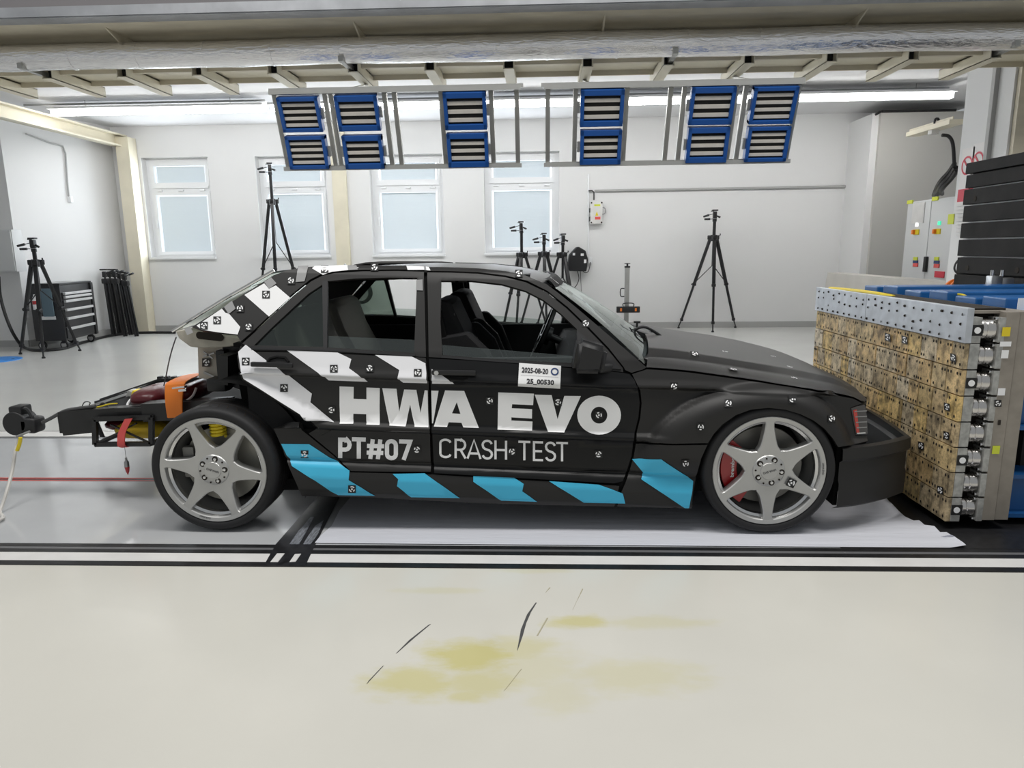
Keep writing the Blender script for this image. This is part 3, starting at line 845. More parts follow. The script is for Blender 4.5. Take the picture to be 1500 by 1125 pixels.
panel('door_glass', 'glass', [(645, 505), (846, 522), (847, 535), (645, 524)], off=-.010, th=.004)
panel('window_seal', 'plastic_black', [(368, 508), (478, 510.5), (560, 515.5), (608, 518.5), (608, 521.5), (560, 519), (478, 514), (368, 512)], off=.006, th=.01)
panel('window_seal', 'plastic_black', [(646, 521), (700, 525), (780, 530.5), (848, 535), (848, 538.5), (780, 533.5), (700, 528), (646, 524)], off=.009, th=.01)
panel('quarter_bar', 'plastic_black', [(472, 412), (480, 411), (479, 511), (473.5, 511)], off=.003, th=.02)
hl = panel('headlamp', 'lamp_smoke', head_lamp, off=.004, th=.02)
panel('lamp_reflector', 'lamp_red', [(1250, 601), (1255, 600), (1259, 634), (1255, 634.5)], off=.006, th=.003, parent=hl, both=False)
panel('lamp_bezel', 'rim_bright', [(1255, 634), (1268, 633), (1268, 635), (1256, 636)], off=.007, th=.002, parent=hl, both=False)
for k in range(4):
    y = 602 + k * 8; panel('lamp_rib', 'steel', [(1252 + k, y), (1270, y - 1), (1270, y + .6), (1252 + k, y + 1.4)], off=.007, th=.002, parent=hl, both=False)

# door mouldings
panel('door_moulding', 'paint', [(476, 636), (486, 630), (629.5, 633), (630, 640), (470, 638)], off=.003, th=.01)
# ---- roof
RC = [(-1.50, 1.213), (-1.38, 1.243), (-1.2, 1.266), (-1.0, 1.281), (-.65, 1.293), (-.3, 1.284), (-.12, 1.262), (0, 1.236), (.07, 1.214)]
def rc(x): return lerp_table(RC, x)
rx = [-1.44 + (1.50) * i / 26 for i in range(27)]
def roof_edge(x):
    # half width at which the side skin's top edge lies
    z = rc(x) - .030
    return shalf(x, z) , z
def roof(b):
    nv = 16; vs = []
    for x in rx:
        w, ze = roof_edge(x); zc_ = rc(x)
        for j in range(nv + 1):
            v = -1 + 2 * j / nv; vs.append((x, YC + w * v, ze + (zc_ - ze) * (1 - abs(v) ** 2.6)))
    fs = [(i * (nv + 1) + j, i * (nv + 1) + j + 1, (i + 1) * (nv + 1) + j + 1, (i + 1) * (nv + 1) + j) for i in range(len(rx) - 1) for j in range(nv)]
    b.add(vs, fs); k = len(vs)
    b.add([(v[0], v[1], v[2] - .035) for v in vs], fs)
part('roof', 'paint', car, roof, smooth=50)
# ---- windscreen & rear glass : spanned between left and right pillar edges
def span(name, m, top, bot, bt_, bb_, parent=car, n=14, inset=0.0, th=.006, rows=10):
    """top/bot: (x,z,halfwidth); bt_/bb_ forward bulge at centre"""
    def fn(b):
        vs = []
        for i in range(rows + 1):
            t = i / rows
            x = top[0] + (bot[0] - top[0]) * t; z = top[1] + (bot[1] - top[1]) * t; w = top[2] + (bot[2] - top[2]) * t; bu = bt_ + (bb_ - bt_) * t
            for j in range(n + 1):
                v = -1 + 2 * j / n; vs.append((x + bu * (1 - v * v), YC + w * v, z + .02 * math.sin(PI * t) ))
        fs = [(i * (n + 1) + j, i * (n + 1) + j + 1, (i + 1) * (n + 1) + j + 1, (i + 1) * (n + 1) + j) for i in range(rows) for j in range(n)]
        b.add(vs, fs)
    o = part(name, m, parent, fn, smooth=60)
    return o
pA0 = on_side(800, 416); pA1 = on_side(945, 537)
ws_top = (pA0[0] + .00, pA0[1] + .012, shalf(*pA0) - .012); ws_bot = (pA1[0] + .0, pA1[1] + .008, shalf(*pA1) - .03)
span('windscreen', 'glass_screen', ws_top, ws_bot, .05, .17)
span('screen_header', 'seat_black', (ws_top[0] - .02, ws_top[1] + .010, ws_top[2]), (ws_top[0] + .05, ws_top[1] - .036, ws_top[2]), .05, .058)
def scr_label(b):
    w = ws_top[2]
    for k in range(3):
        y0 = YC - w * .80 + .03 * k
        b.bar((ws_top[0] + .025, y0, ws_top[1] + .014), (ws_top[0] + .065, y0, ws_top[1] - .018), .006, .002)
part('screen_label', 'marker_white', car, scr_label, smooth=0)
pR0 = on_side(403, 401); pR1 = on_side(281, 478)
span('rear_window', 'glass_tint', (pR0[0] - .0, pR0[1] + .012, shalf(*pR0) - .01), (pR1[0] - .10, pR1[1] - .03, shalf(*pR1) - .02), -.05, -.10)
def rtrim(b, sgn):
    for s in (sgn,):
        a = V((pR0[0] - .005, YC + s * (shalf(*pR0) - .004), pR0[1] + .016)); c = V((pR1[0] - .11, YC + s * (shalf(*pR1) - .016), pR1[1] - .026))
        b.tube([a, (a + c) / 2 + V((0, 0, .006)), c], .008, 8)
for sgn in (-1, 1): part('window_trim', 'chrome', car, lambda b: rtrim(b, sgn))
# ---- bonnet
HE = [on_side(px, py, .0) for px, py in ((947, 538), (980, 540), (1012, 543), (1073, 551.5), (1152, 563), (1208, 573), (1250, 581), (1263, 588))]
def hood(b):
    xs = [HE[0][0] + (1.66 - HE[0][0]) * i / 30 for i in range(31)]
    TE = [(x, z) for x, z in HE] ; nv = 40; vs = []
    xl, zl = HE[-1]
    for x in xs:
        if x <= xl: ze = lerp_table(TE, x); w = shalf(x, ze - .01) - .006
        else:
            t = (x - xl) / (1.66 - xl); ze = zl - .03 * t * t; w = (shalf(xl, zl - .01) - .006) * (1 - .35 * t * t)
        t = (x - xs[0]) / (xs[-1] - xs[0])
        cr = .085 * (1 - .25 * t) * (1 - smooth01(.80, 1.02, t) * .75)
        for j in range(nv + 1):
            v = -1 + 2 * j / nv; a = abs(v)
            prof = .25 * smooth01(1.0, .90, a) + .22 * smooth01(.80, .76, a) + .53 * (1 - (a / 1.0) ** 2) * smooth01(1.0, .75, a) 
            lead = .06 * (1 - a * a) * smooth01(.75, 1, t)
            vs.append((x + lead + (.09 * (1 - a * a)) * (1 - smooth01(0, .4, t)), YC + w * v, ze + cr * prof))
    fs = [(i * (nv + 1) + j, i * (nv + 1) + j + 1, (i + 1) * (nv + 1) + j + 1, (i + 1) * (nv + 1) + j) for i in range(30) for j in range(nv)]
    b.add(vs, fs)
    b.add([(v[0], v[1], v[2] - .018) for v in vs], fs)
    k = 30 * (nv + 1); n = len(vs)
    b.f += [[k + j, k + j + 1, k + j + 1 + n, k + j + n] for j in range(nv)]; b.m += [0] * nv
    b.f += [[j, j + 1, j + 1 + n, j + n] for j in range(nv)]; b.m += [0] * nv
part('bonnet', 'paint', car, hood, smooth=40)
# ---- nose: bumper wraps round, grille, lamps
def bump(b):
    prof = [(.655, 0), (.665, .04), (.64, .10), (.60, .115)]
    st = []
    zt0, zb0 = on_side(1229, 658)[1], on_side(1226, 747)[1]
    cols = []
    for i in range(25):
        t = i / 24
        if t < .5:
            u = t / .5; x = on_side(1229, 690)[0] + u * (1.87 - on_side(1229, 690)[0]); s = lerp_table(KN, .26) if x < 1.3 else .914 - .75 * (x - 1.30) ** 2
            y = YC - s
            if u > .8: pass
            cols.append((x, y))
    x1, y1 = cols[-1]
    for k in range(1, 13):
        a = k / 12; cols.append((x1 + .075 * math.sin(a * PI / 2), y1 + (YC - y1) * a))
    full = cols + [(x, 2 * YC - y) for x, y in cols[-2::-1]]
    zs_ = [zb0, zb0 + .02, zb0 + .13, zb0 + .15, zt0 - .075, zt0 - .06, zt0 - .004, zt0]
    of = [-.03, 0.0, .002, -.004, -.004, .012, .010, -.02]
    vs = []
    for (x, y) in full:
        dv = V((x - .9, y - YC, 0)).normalized()
        for z, q in zip(zs_, of): vs.append(V((x, y, z)) + dv * q)
    m = len(zs_); fs = [(i * m + j, i * m + j + 1, (i + 1) * m + j + 1, (i + 1) * m + j) for i in range(len(full) - 1) for j in range(m - 1)]
    b.add(vs, fs)
part('front_bumper', 'paint', car, bump, smooth=30)
zg0, zg1 = on_side(1229, 658)[1], on_side(1263, 592)[1]
part('grille', 'chrome', car, lambda b: (b.box((1.70, YC, (zg0 + zg1) / 2), (.03, .5, zg1 - zg0 - .02)), [b.box((1.72, YC - .22 + .06 * k, (zg0 + zg1) / 2), (.012, .012, zg1 - zg0 - .05)) for k in range(8)]), smooth=0)
part('nose_panel', 'inner_black', car, lambda b: b.box((1.58, YC, (zg0 + zg1) / 2), (.18, 1.15, zg1 - zg0 - .03)), smooth=0)
# ---- cowl, wipers
cw = on_side(945, 537)
part('cowl', 'plastic_black', car, lambda b: (b.tube([(cw[0] + .10 * (1 - v * v) + .01, YC + .74 * v, cw[1] - .02 + .02 * (1 - v * v)) for v in [-1 + .1 * i for i in range(21)]], .045, 8)))
def wiperbox(b):
    c = V((cw[0] + .06, YC - .1, cw[1] + .06))
    b.box(c, (.16, .22, .07), Matrix.Rotation(.35, 3, 'Y'), .02); b.box(c + V((.10, .05, -.005)), (.07, .12, .05), Matrix.Rotation(.5, 3, 'Y'), .015)
    b.cyl(c + V((.0, 0, .03)), c + V((0, 0, .07)), .006); b.cyl(c + V((0, 0, .07)), c + V((0, 0, .08)), .02)
    b.tube(crom([c + V((-.05, -.1, .03)), c + V((.02, -.12, .06)), c + V((.1, -.1, .02)), c + V((.16, -.08, -.03))]), .008)
part('sensor_box', 'plastic_black', car, wiperbox)
# ---- wing mirrors
mp_ = on_side(868, 520)
for s in (-1, 1):
    def mir(b):
        c = V((mp_[0] - .02, YC + s * (shalf(*mp_) + .085), mp_[1] + .005))
        bm = bmesh.new(); bmesh.ops.create_cube(bm, size=1)
        for v in bm.verts:
            f_ = .75 if v.co.x > 0 else 1.0
            v.co = V((v.co.x * .145, v.co.y * .17 * (1 if v.co.x < 0 else .8), v.co.z * .165 * f_))
        bmesh.ops.bevel(bm, geom=bm.edges[:], offset=.025, segments=3, affect='EDGES')
        bm.verts.index_update(); R = Matrix.Rotation(.18, 3, 'Y')
        b.add([c + R @ v.co for v in bm.verts], [[v.index for v in f.verts] for f in bm.faces]); bm.free()
        b.bar(c + V((.03, -s * .05, -.06)), V((mp_[0] + .08, YC + s * (shalf(*mp_) - .01), mp_[1] - .06)), .09, .045, bev=.015)
    mo = part('wing_mirror', 'plastic_black', car, mir, smooth=60)
panel('mirror_base', 'plastic_black', [(845, 484), (862, 497), (890, 520), (910, 541), (846, 535)], off=.012, th=.012)
# ---- door handles
def handle(px0, px1, base, lock=None):
    a = on_side(*px0); c = on_side(*px1)
    h = part('door_handle', 'plastic_black', car, lambda b: b.bar(side_pt(*a, .028), side_pt(*c, .028), .022, .024, bev=.007))
    part('handle_recess', 'inner_black', h, lambda b: (b.tube([side_pt(*on_side(x, y), .004) for x, y in base], .007, 6)))
    if lock: part('door_lock', 'chrome', h, lambda b: b.cyl(side_pt(*on_side(*lock), .03), side_pt(*on_side(*lock), .045), .011, n=16))
    return h
handle((371, 532), (432, 534), Z1((760, 800), (780, 775), (830, 762), (890, 768), (915, 800)))
handle((634, 544), (698, 545), Z3((130, 680), (150, 692), (220, 697), (240, 690), (245, 680)), (641, 544))
# ---- floor pan, bulkheads, wheel housings, interior
part('floor_pan', 'inner_black', car, lambda b: (b.box((-.2, YC, .19), (2.3, 1.5, .06)), b.box((1.35, YC, .24), (.5, 1.0, .12)), b.box((1.1, YC, .42), (.9, .9, .4))), smooth=0)
def liner(b, xc, r, y0, y1, a0=-20, a1=200):
    n = 20; vs = []
    for y in (y0, y1):
        for k in range(n + 1):
            t = math.radians(a0 + (a1 - a0) * k / n); vs.append((xc + r * math.cos(t), y, ZW + r * math.sin(t)))
    b.add(vs, [(k, k + 1, n + 2 + k, n + 1 + k) for k in range(n)])
    b.add([(xc, y1, ZW)] + vs[n + 1:], [(0, k + 1, k + 2) for k in range(n)])
for s in (-1, 1):
    yo = YC + s * .87; yi = YC + s * .48
    part('wheel_liner', 'inner_black', car, lambda b: liner(b, XWF, .372, yo, yi, -24, 204), fix=False)
for s in (-1, 1): part('splash_guard', 'inner_black', car, lambda b: b.box((XWF + .345, YC + s * .63, .33), (.02, .46, .40)), smooth=0)
part('wheel_liner', 'inner_black', car, lambda b: (liner(b, XWR + .03, .42, YC - .83, YC - .55, -25, 95)), fix=False)
part('wheel_liner', 'inner_black', car, lambda b: (liner(b, XWR + .03, .42, YC + .83, YC + .55, -25, 95)), fix=False)
part('dashboard', 'seat_black', car, lambda b: (b.prism([(.30, .55), (.12, .62), (.10, .74), (.16, .82), (.40, .84), (.58, .79), (.58, .5)], YC - .74, YC + .74, 'Y')), smooth=40)
part('firewall', 'inner_black', car, lambda b: b.box((.58, YC, .5), (.04, 1.5, .62)), smooth=0)
part('rear_bulkhead', 'inner_black', car, lambda b: b.prism([(-1.25, .3), (-1.45, .86), (-1.52, .86), (-1.4, .3)], YC - .72, YC + .72, 'Y'), smooth=0)
part('parcel_shelf', 'inner_black', car, lambda b: b.box((-1.50, YC, .90), (.16, 1.26, .02)), smooth=0)
part('headliner', 'inner_black', car, lambda b: b.box((-.65, YC, 1.236), (1.2, 1.18, .01)), smooth=0)
for s in (-1, 1):
    part('b_pillar', 'inner_black', car, lambda b: b.prism([(-.545, .8), (-.60, 1.20), (-.53, 1.20), (-.45, .8)], YC + s * .58, YC + s * .635, 'Y'), smooth=0)
    part('door_card', 'seat_black', car, lambda b: b.box((-.55, YC + s * .78, .62), (1.8, .05, .46)), smooth=0)
def seat(b, x, y):
    b.prism([(x - .02, .40), (x - .22, .74), (x - .31, .98), (x - .33, 1.06), (x - .27, 1.12), (x - .20, 1.11), (x - .17, 1.04), (x - .13, .95), (x - .06, .78), (x + .02, .62), (x + .09, .50), (x + .5, .46), (x + .52, .36), (x, .32)], y - .22, y + .22, 'Y')
    for q in (-1, 1): b.prism([(x - .02, .42), (x - .22, .74), (x - .27, .93), (x - .10, .96), (x - .0, .86), (x + .08, .66), (x + .12, .56), (x + .48, .54), (x + .5, .40)], y + q * .24 - .04, y + q * .24 + .04, 'Y')
for s in (-1, 1):
    part('front_seat', 'seat_black', car, lambda b: seat(b, -.26, YC + s * .36), smooth=30, bevel=.02)
for s in (-1, 1):
    part('rear_seat', 'seat_beige', car, lambda b: b.prism([(-.78, .36), (-.80, .50), (-1.0, .52), (-1.06, .62), (-1.20, .90), (-1.25, 1.06), (-1.33, 1.08), (-1.36, .96), (-1.26, .45)], YC + s * .36 - .30, YC + s * .36 + .30, 'Y'), smooth=30, bevel=.03)
sw = V((.02, YC + .36, .83))
def wheelf(b):
    R = Matrix.Rotation(math.radians(-66), 3, 'Y')
    pts = [sw + R @ V((.18 * math.cos(t), .18 * math.sin(t), 0)) for t in [2 * PI * k / 28 for k in range(29)]]
    b.tube(pts, .017, 8); b.cyl(sw - R @ V((0, 0, .05)), sw + R @ V((0, 0, .02)), .06, n=14)
    for t in (0, PI, PI * 1.5): b.bar(sw, sw + R @ V((.17 * math.cos(t), .17 * math.sin(t), 0)), .04, .015)
    b.cyl(sw - R @ V((0, 0, .3)), sw, .025)
part('steering_wheel', 'plastic_black', car, wheelf)
part('seat_belt', 'cable_dark', car, lambda b: b.bar((-.44, YC - .56, 1.05), (-.36, YC - .54, .5), .004, .03), smooth=0)
# ---- stickers
def D(name, m, *polys, holes=None, off=.0028, label=None):
    o = decal(name, m, list(polys), car, off, holes=holes)
    if label: o['label'] = label
    return o
def DF(name, m, poly): return decal(name, m, [poly], car, .0035, g=.025)
D('white_sticker', 'decal_white', Z1((590, 310), (735, 225), (770, 265), (820, 240), (925, 330), (770, 468)))
D('white_sticker', 'decal_white', Z1((240, 535), (425, 410), (450, 440), (478, 448), (560, 545), (540, 600), (400, 584), (275, 565)))
D('white_sticker', 'decal_white', Z1((1085, 115), (1105, 97), (1340, 90), (1430, 110), (1345, 128), (1230, 140), (1165, 163)))
D('white_sticker', 'decal_white', Z2((957, 72), (1052, 76), (1056, 94), (965, 95)))
D('white_sticker', 'decal_white', Z2((1064, 76), (1080, 78), (1090, 98), (1068, 97)), off=.004)
DF('silver_sticker', 'decal_silver', Z2((33, 545), (75, 506), (190, 594), (330, 690), (438, 775), (430, 822), (560, 932), (415, 916), (330, 862), (250, 812), (150, 748), (62, 694), (47, 650)))
D('silver_sticker', 'decal_silver', Z2((300, 537), (420, 542), (580, 549), (655, 585), (642, 635), (745, 710), (640, 706), (530, 702), (415, 620)))
D('silver_sticker', 'decal_silver', Z2((785, 562), (985, 570), (1062, 608), (1072, 718), (940, 715), (908, 692), (918, 645)))
D('silver_sticker', 'decal_silver', Z2((1096, 640), (1120, 655), (1150, 672), (1220, 722), (1098, 720)), off=.0088)
D('blue_sticker', 'decal_blue', Z8((72, 114), (165, 115), (300, 203), (297, 235), (385, 287), (262, 285), (108, 188)))
D('blue_sticker', 'decal_blue', Z8((443, 214), (550, 212), (668, 295), (505, 292), (458, 255), (462, 232)))
D('blue_sticker', 'decal_blue', Z8((712, 221), (848, 227), (880, 247), (875, 272), (925, 307), (805, 303), (712, 240)))
D('blue_sticker', 'decal_blue', Z8((964, 238), (1130, 250), (1175, 266), (1210, 280), (1218, 313), (1080, 310)))
DF('blue_sticker', 'decal_blue', Z4((92, 830), (245, 832), (412, 945), (408, 995), (390, 1088), (370, 1088), (140, 935), (150, 900)))
for p in (Z1((985, 97), (1060, 95), (1030, 210), (965, 215)), Z1((1345, 92), (1410, 92), (1420, 124), (1350, 128)), Z1((735, 214), (785, 180), (825, 225), (770, 265)), Z1((440, 398), (498, 352), (525, 410), (475, 450)), Z1((150, 560), (190, 538), (215, 585), (170, 605))):
    D('grey_tape', 'tape_grey', p, off=.0045)
D('grey_tape', 'tape_grey', Z2((1012, 150), (1046, 147), (1048, 208), (1010, 206)), off=.0045)
# ---- big lettering
L_H = Z2((590, 735), (668, 738), (667, 803), (738, 806), (738, 741), (811, 744), (809, 947), (737, 945), (737, 888), (666, 885), (665, 940), (590, 940))
W_ = [(825, 745), (903, 748), (918, 875), (945, 752), (1012, 754), (1035, 880), (1058, 756), (1074, 757), (1078, 960), (1002, 957), (978, 835), (952, 955), (864, 950)]
L_W2 = Z2((1094, 758), (1134, 759), (1104, 938), (1098, 938))
L_A = Z3((120, 757), (225, 760), (305, 963), (220, 960), (210, 935), (140, 932), (130, 958), (58, 955)); A_h = Z3((184, 822), (204, 886), (158, 883))
L_E = Z3((412, 768), (608, 775), (603, 838), (488, 833), (486, 855), (598, 860), (597, 912), (484, 905), (484, 922), (600, 928), (598, 978), (408, 972))
L_V = Z3((612, 780), (705, 783), (738, 915), (775, 787), (866, 788), (775, 988), (685, 985))
el = lambda cx, cy, rx_, ry_, n=36: Z3(*[(cx + rx_ * math.cos(2 * PI * k / n), cy + ry_ * math.sin(2 * PI * k / n)) for k in range(n)])
D('lettering', 'decal_white', L_H, Z2(*W_), label='bold white letters H W on the back door')
D('lettering', 'decal_white', L_W2, L_A, L_E, L_V, el(966, 893, 120, 107), holes={1: [A_h], 4: [el(966, 893, 45, 46)]}, off=.009, label='bold white letters A EVO on the front door')
def strokes(defs, cells, ytop, h, wd, zoom):
    """defs: letters -> polylines in unit cell; returns pixel quads of each stroke"""
    out = []
    for ch, x0, x1 in cells:
        for pl in defs[ch]:
            pts = [V((x0 + u * (x1 - x0), ytop(x0 + u * (x1 - x0)) + v * h, 0)) for u, v in pl]
            lft, rgt = [], []
            closed = (pts[0] - pts[-1]).length < 1e-6
            if closed: pts = pts[:-1]
            n = len(pts)
            for i, p in enumerate(pts):
                a = pts[i - 1] if (i > 0 or closed) else None; c = pts[(i + 1) % n] if (i < n - 1 or closed) else None
                d1 = (p - a).normalized() if a is not None else None; d2 = (c - p).normalized() if c is not None else None
                d1 = d1 or d2; d2 = d2 or d1
                n1 = V((-d1.y, d1.x, 0)); n2 = V((-d2.y, d2.x, 0)); nn = (n1 + n2)
                nn = nn / max(nn.dot(n1), .6)
                lft.append(p + nn * wd / 2); rgt.append(p - nn * wd / 2)
            for i in range(n if closed else n - 1):
                j = (i + 1) % n
                out.append(zoom(*[(q.x, q.y) for q in (lft[i], lft[j], rgt[j], rgt[i])]))
    return out
arc = lambda cx, cy, rx_, ry_, a0, a1, n=8: [(cx + rx_ * math.cos(math.radians(a0 + (a1 - a0) * k / n)), cy + ry_ * math.sin(math.radians(a0 + (a1 - a0) * k / n))) for k in range(n + 1)]
G = {
 'C': [arc(.5, .22, .46, .18, -10, -180, 7) + arc(.5, .78, .46, .18, 180, 10, 7)],
 'R': [[(.06, 1), (.06, .03), (.5, .03)] + arc(.5, .29, .42, .26, -90, 90, 8) + [(.06, .55)], [(.5, .55), (.95, 1)]],
 'A': [[(.02, 1), (.5, 0), (.98, 1)], [(.18, .72), (.82, .72)]],
 'S': [arc(.5, .25, .44, .22, -15, -180, 7) + [(.12, .38), (.3, .47), (.7, .54), (.9, .64)] + arc(.5, .75, .44, .22, 0, 165, 7)],
 'H': [[(.05, 0), (.05, 1)], [(.95, 0), (.95, 1)], [(.05, .5), (.95, .5)]],
 'T': [[(0, .03), (1, .03)], [(.5, .03), (.5, 1)]],
 'E': [[(.95, .03), (.06, .03), (.06, .97), (.95, .97)], [(.06, .5), (.85, .5)]],
 'P': [[(.14, 1), (.14, .07), (.55, .07)] + arc(.55, .32, .32, .25, -90, 90, 6) + [(.14, .57)]],
 '#': [[(.36, 0), (.22, 1)], [(.78, 0), (.64, 1)], [(.04, .34), (.98, .34)], [(.02, .68), (.94, .68)]],
 '0': [arc(.5, .28, .36, .21, 180, 360, 8) + arc(.5, .72, .36, .21, 0, 180, 8) + [(.14, .28)]],
 '7': [[(.05, .07), (.9, .07), (.4, 1)]],
}
yt = lambda x: 97 + (x - 600) * .03
D('lettering', 'decal_white', *strokes(G, [('C', 601, 638), ('R', 651, 688), ('A', 692, 737), ('S', 741, 776), ('H', 784, 823), ('T', 862, 902), ('E', 912, 946), ('S', 952, 986), ('T', 988, 1027)], yt, 63, 7.5, Z8), off=.009, label='thin white letters CRASH TEST on the front door')
yt2 = lambda x: 95 + (x - 262) * .03
D('lettering', 'decal_white', *strokes(G, [('P', 263, 306), ('T', 308, 354), ('#', 356, 416), ('0', 419, 460), ('7', 463, 506)], yt2, 66, 14, Z8), label='white letters PT#07 low on the back door')

# ---- date plate on the front door
def on_plate(u, v, off=.013):
    a, b_, c, d_ = Z3((527, 606), (757, 622), (752, 748), (520, 735))
    px = (a[0] * (1 - u) + b_[0] * u) * (1 - v) + (d_[0] * (1 - u) + c[0] * u) * v
    py = (a[1] * (1 - u) + b_[1] * u) * (1 - v) + (d_[1] * (1 - u) + c[1] * u) * v
    return side_pt(*on_side(px, py, off), off)
def plate(b):
    n = 8
    for o_ in (.0105, .0125): b.add([on_plate(i / n, j / n, o_) for j in range(n + 1) for i in range(n + 1)], [(j * (n + 1) + i, j * (n + 1) + i + 1, (j + 1) * (n + 1) + i + 1, (j + 1) * (n + 1) + i) for j in range(n) for i in range(n)])
pl_ = part('test_plate', 'marker_white', car, plate, smooth=60); pl_['label'] = 'white plate reading 2025-08-20 and 25_00530'
def ptext(txt, u0, u1, v0, v1, m, bold=0.0):
    vs, fs = text_mesh(txt, bold)
    part('plate_text', m, pl_, lambda b: b.add([on_plate(u0 + (u1 - u0) * x, v1 + (v0 - v1) * y, .0142) for x, y in vs], fs), smooth=0)
ptext('2025-08-20', .07, .70, .17, .40, 'ink', .03)
ptext('25_00530', .20, .85, .64, .90, 'ink', .04)
ptext('TUV SUD Czech s.r.o.', .30, .72, .935, .975, 'ink_grey')
def ring(b):
    n = 20; vs = []
    for r in (.095, .062):
        vs += [on_plate(.855 + r * math.cos(2 * PI * k / n), .27 + r * 1.75 * math.sin(2 * PI * k / n), .0142) for k in range(n)]
    b.add(vs, [(k, (k + 1) % n, n + (k + 1) % n, n + k) for k in range(n)])
part('plate_emblem', 'navy', pl_, ring, smooth=0)
part('plate_line', 'ink_grey', pl_, lambda b: b.add([on_plate(.05, .50, .0142), on_plate(.95, .50, .0142), on_plate(.95, .51, .0142), on_plate(.05, .51, .0142)], [(0, 1, 2, 3)]), smooth=0)

# ---- coded target markers
def marker_geo(f):
    """f(u,v)->point ; black square with coded white ring"""
    mb = MB()
    mb.add([f(-1, -1), f(1, -1), f(1, 1), f(-1, 1)], [(0, 1, 2, 3)])
    mb.mi = 1
    def sect(r0, r1, a0, a1, n=4):
        vs = []
        for r in (r0, r1): vs += [f(r * math.cos(math.radians(a0 + (a1 - a0) * k / n)), r * math.sin(math.radians(a0 + (a1 - a0) * k / n)), 1) for k in range(n + 1)]
        mb.add(vs, [(k, k + 1, n + 2 + k, n + 1 + k) for k in range(n)])
    sect(0, .26, 0, 360, 8)
    st = random.uniform(0, 360)
    for a, w in ((0, 95), (135, 50), (225, 80)): sect(.48, .8, st + a, st + a + w)
    return mb
def marker(px, py, s=5.6, rot=0.0, off=.0055, parent=car, sx=1.0):
    cr, sr = math.cos(rot), math.sin(rot)
    def f(u, v, l=0):
        a, b_ = (u * cr - v * sr) * sx * s, (u * sr + v * cr) * s
        o_ = off + .0012 * l
        return side_pt(*on_side(px + a, py + b_, o_), o_)
    return marker_geo(f).build('target_marker', ['marker_black', 'marker_white'], parent, smooth=0, fix=False)
MK = [Z1((748, 307))[0], Z1((390, 495))[0], Z1((293, 535))[0], Z1((600, 797))[0], Z1((880, 992))[0], Z1((930, 203))[0], Z1((557, 407))[0], Z1((620, 542))[0], Z1((1245, 850))[0], Z1((1178, 120))[0],
      Z2((755, 635))[0], Z2((1020, 660))[0], Z2((545, 865))[0], Z2((1015, 1083))[0], Z2((398, 1108))[0], Z2((782, 80))[0], Z8((308, 265))[0],
      Z3((525, 115))[0], Z3((893, 388))[0], Z3((1378, 735))[0],
      Z4((597, 537))[0], Z4((452, 663))[0], Z4((932, 517))[0], Z4((1138, 618))[0], Z4((373, 855))[0]]
for p in MK: marker(p[0], p[1])
for p in (Z3((365, 815))[0], Z3((740, 822))[0], Z3((965, 893))[0], Z3((487, 1093))[0], Z3((963, 1108))[0]): marker(p[0], p[1], off=.012)

from mathutils.bvhtree import BVHTree
def bvh_of(name):
    o = next(c for c in car.children if c.name.split('.')[0] == name); o0 = ORG[car]
    return BVHTree.FromPolygons([v.co + o0 for v in o.data.vertices], [list(p.vertices) for p in o.data.polygons])
BT = bvh_of('bonnet')
for p in Z4((420, 281), (580, 270), (830, 295), (917, 350), (622, 362), (940, 407)):
    d_ = ray(*p).normalized(); hit, nn_, _, _ = BT.ray_cast(CAM, d_)
    if hit is None: continue
    if nn_.z < 0: nn_ = -nn_
    e1 = V((1, 0, 0)); e1 = (e1 - nn_ * e1.dot(nn_)).normalized(); e2 = nn_.cross(e1)
    marker_geo(lambda u, v, l=0: hit + e1 * u * .02 + e2 * v * .02 + nn_ * (.002 + .0012 * l)).build('target_marker', ['marker_black', 'marker_white'], car, smooth=0, fix=False)
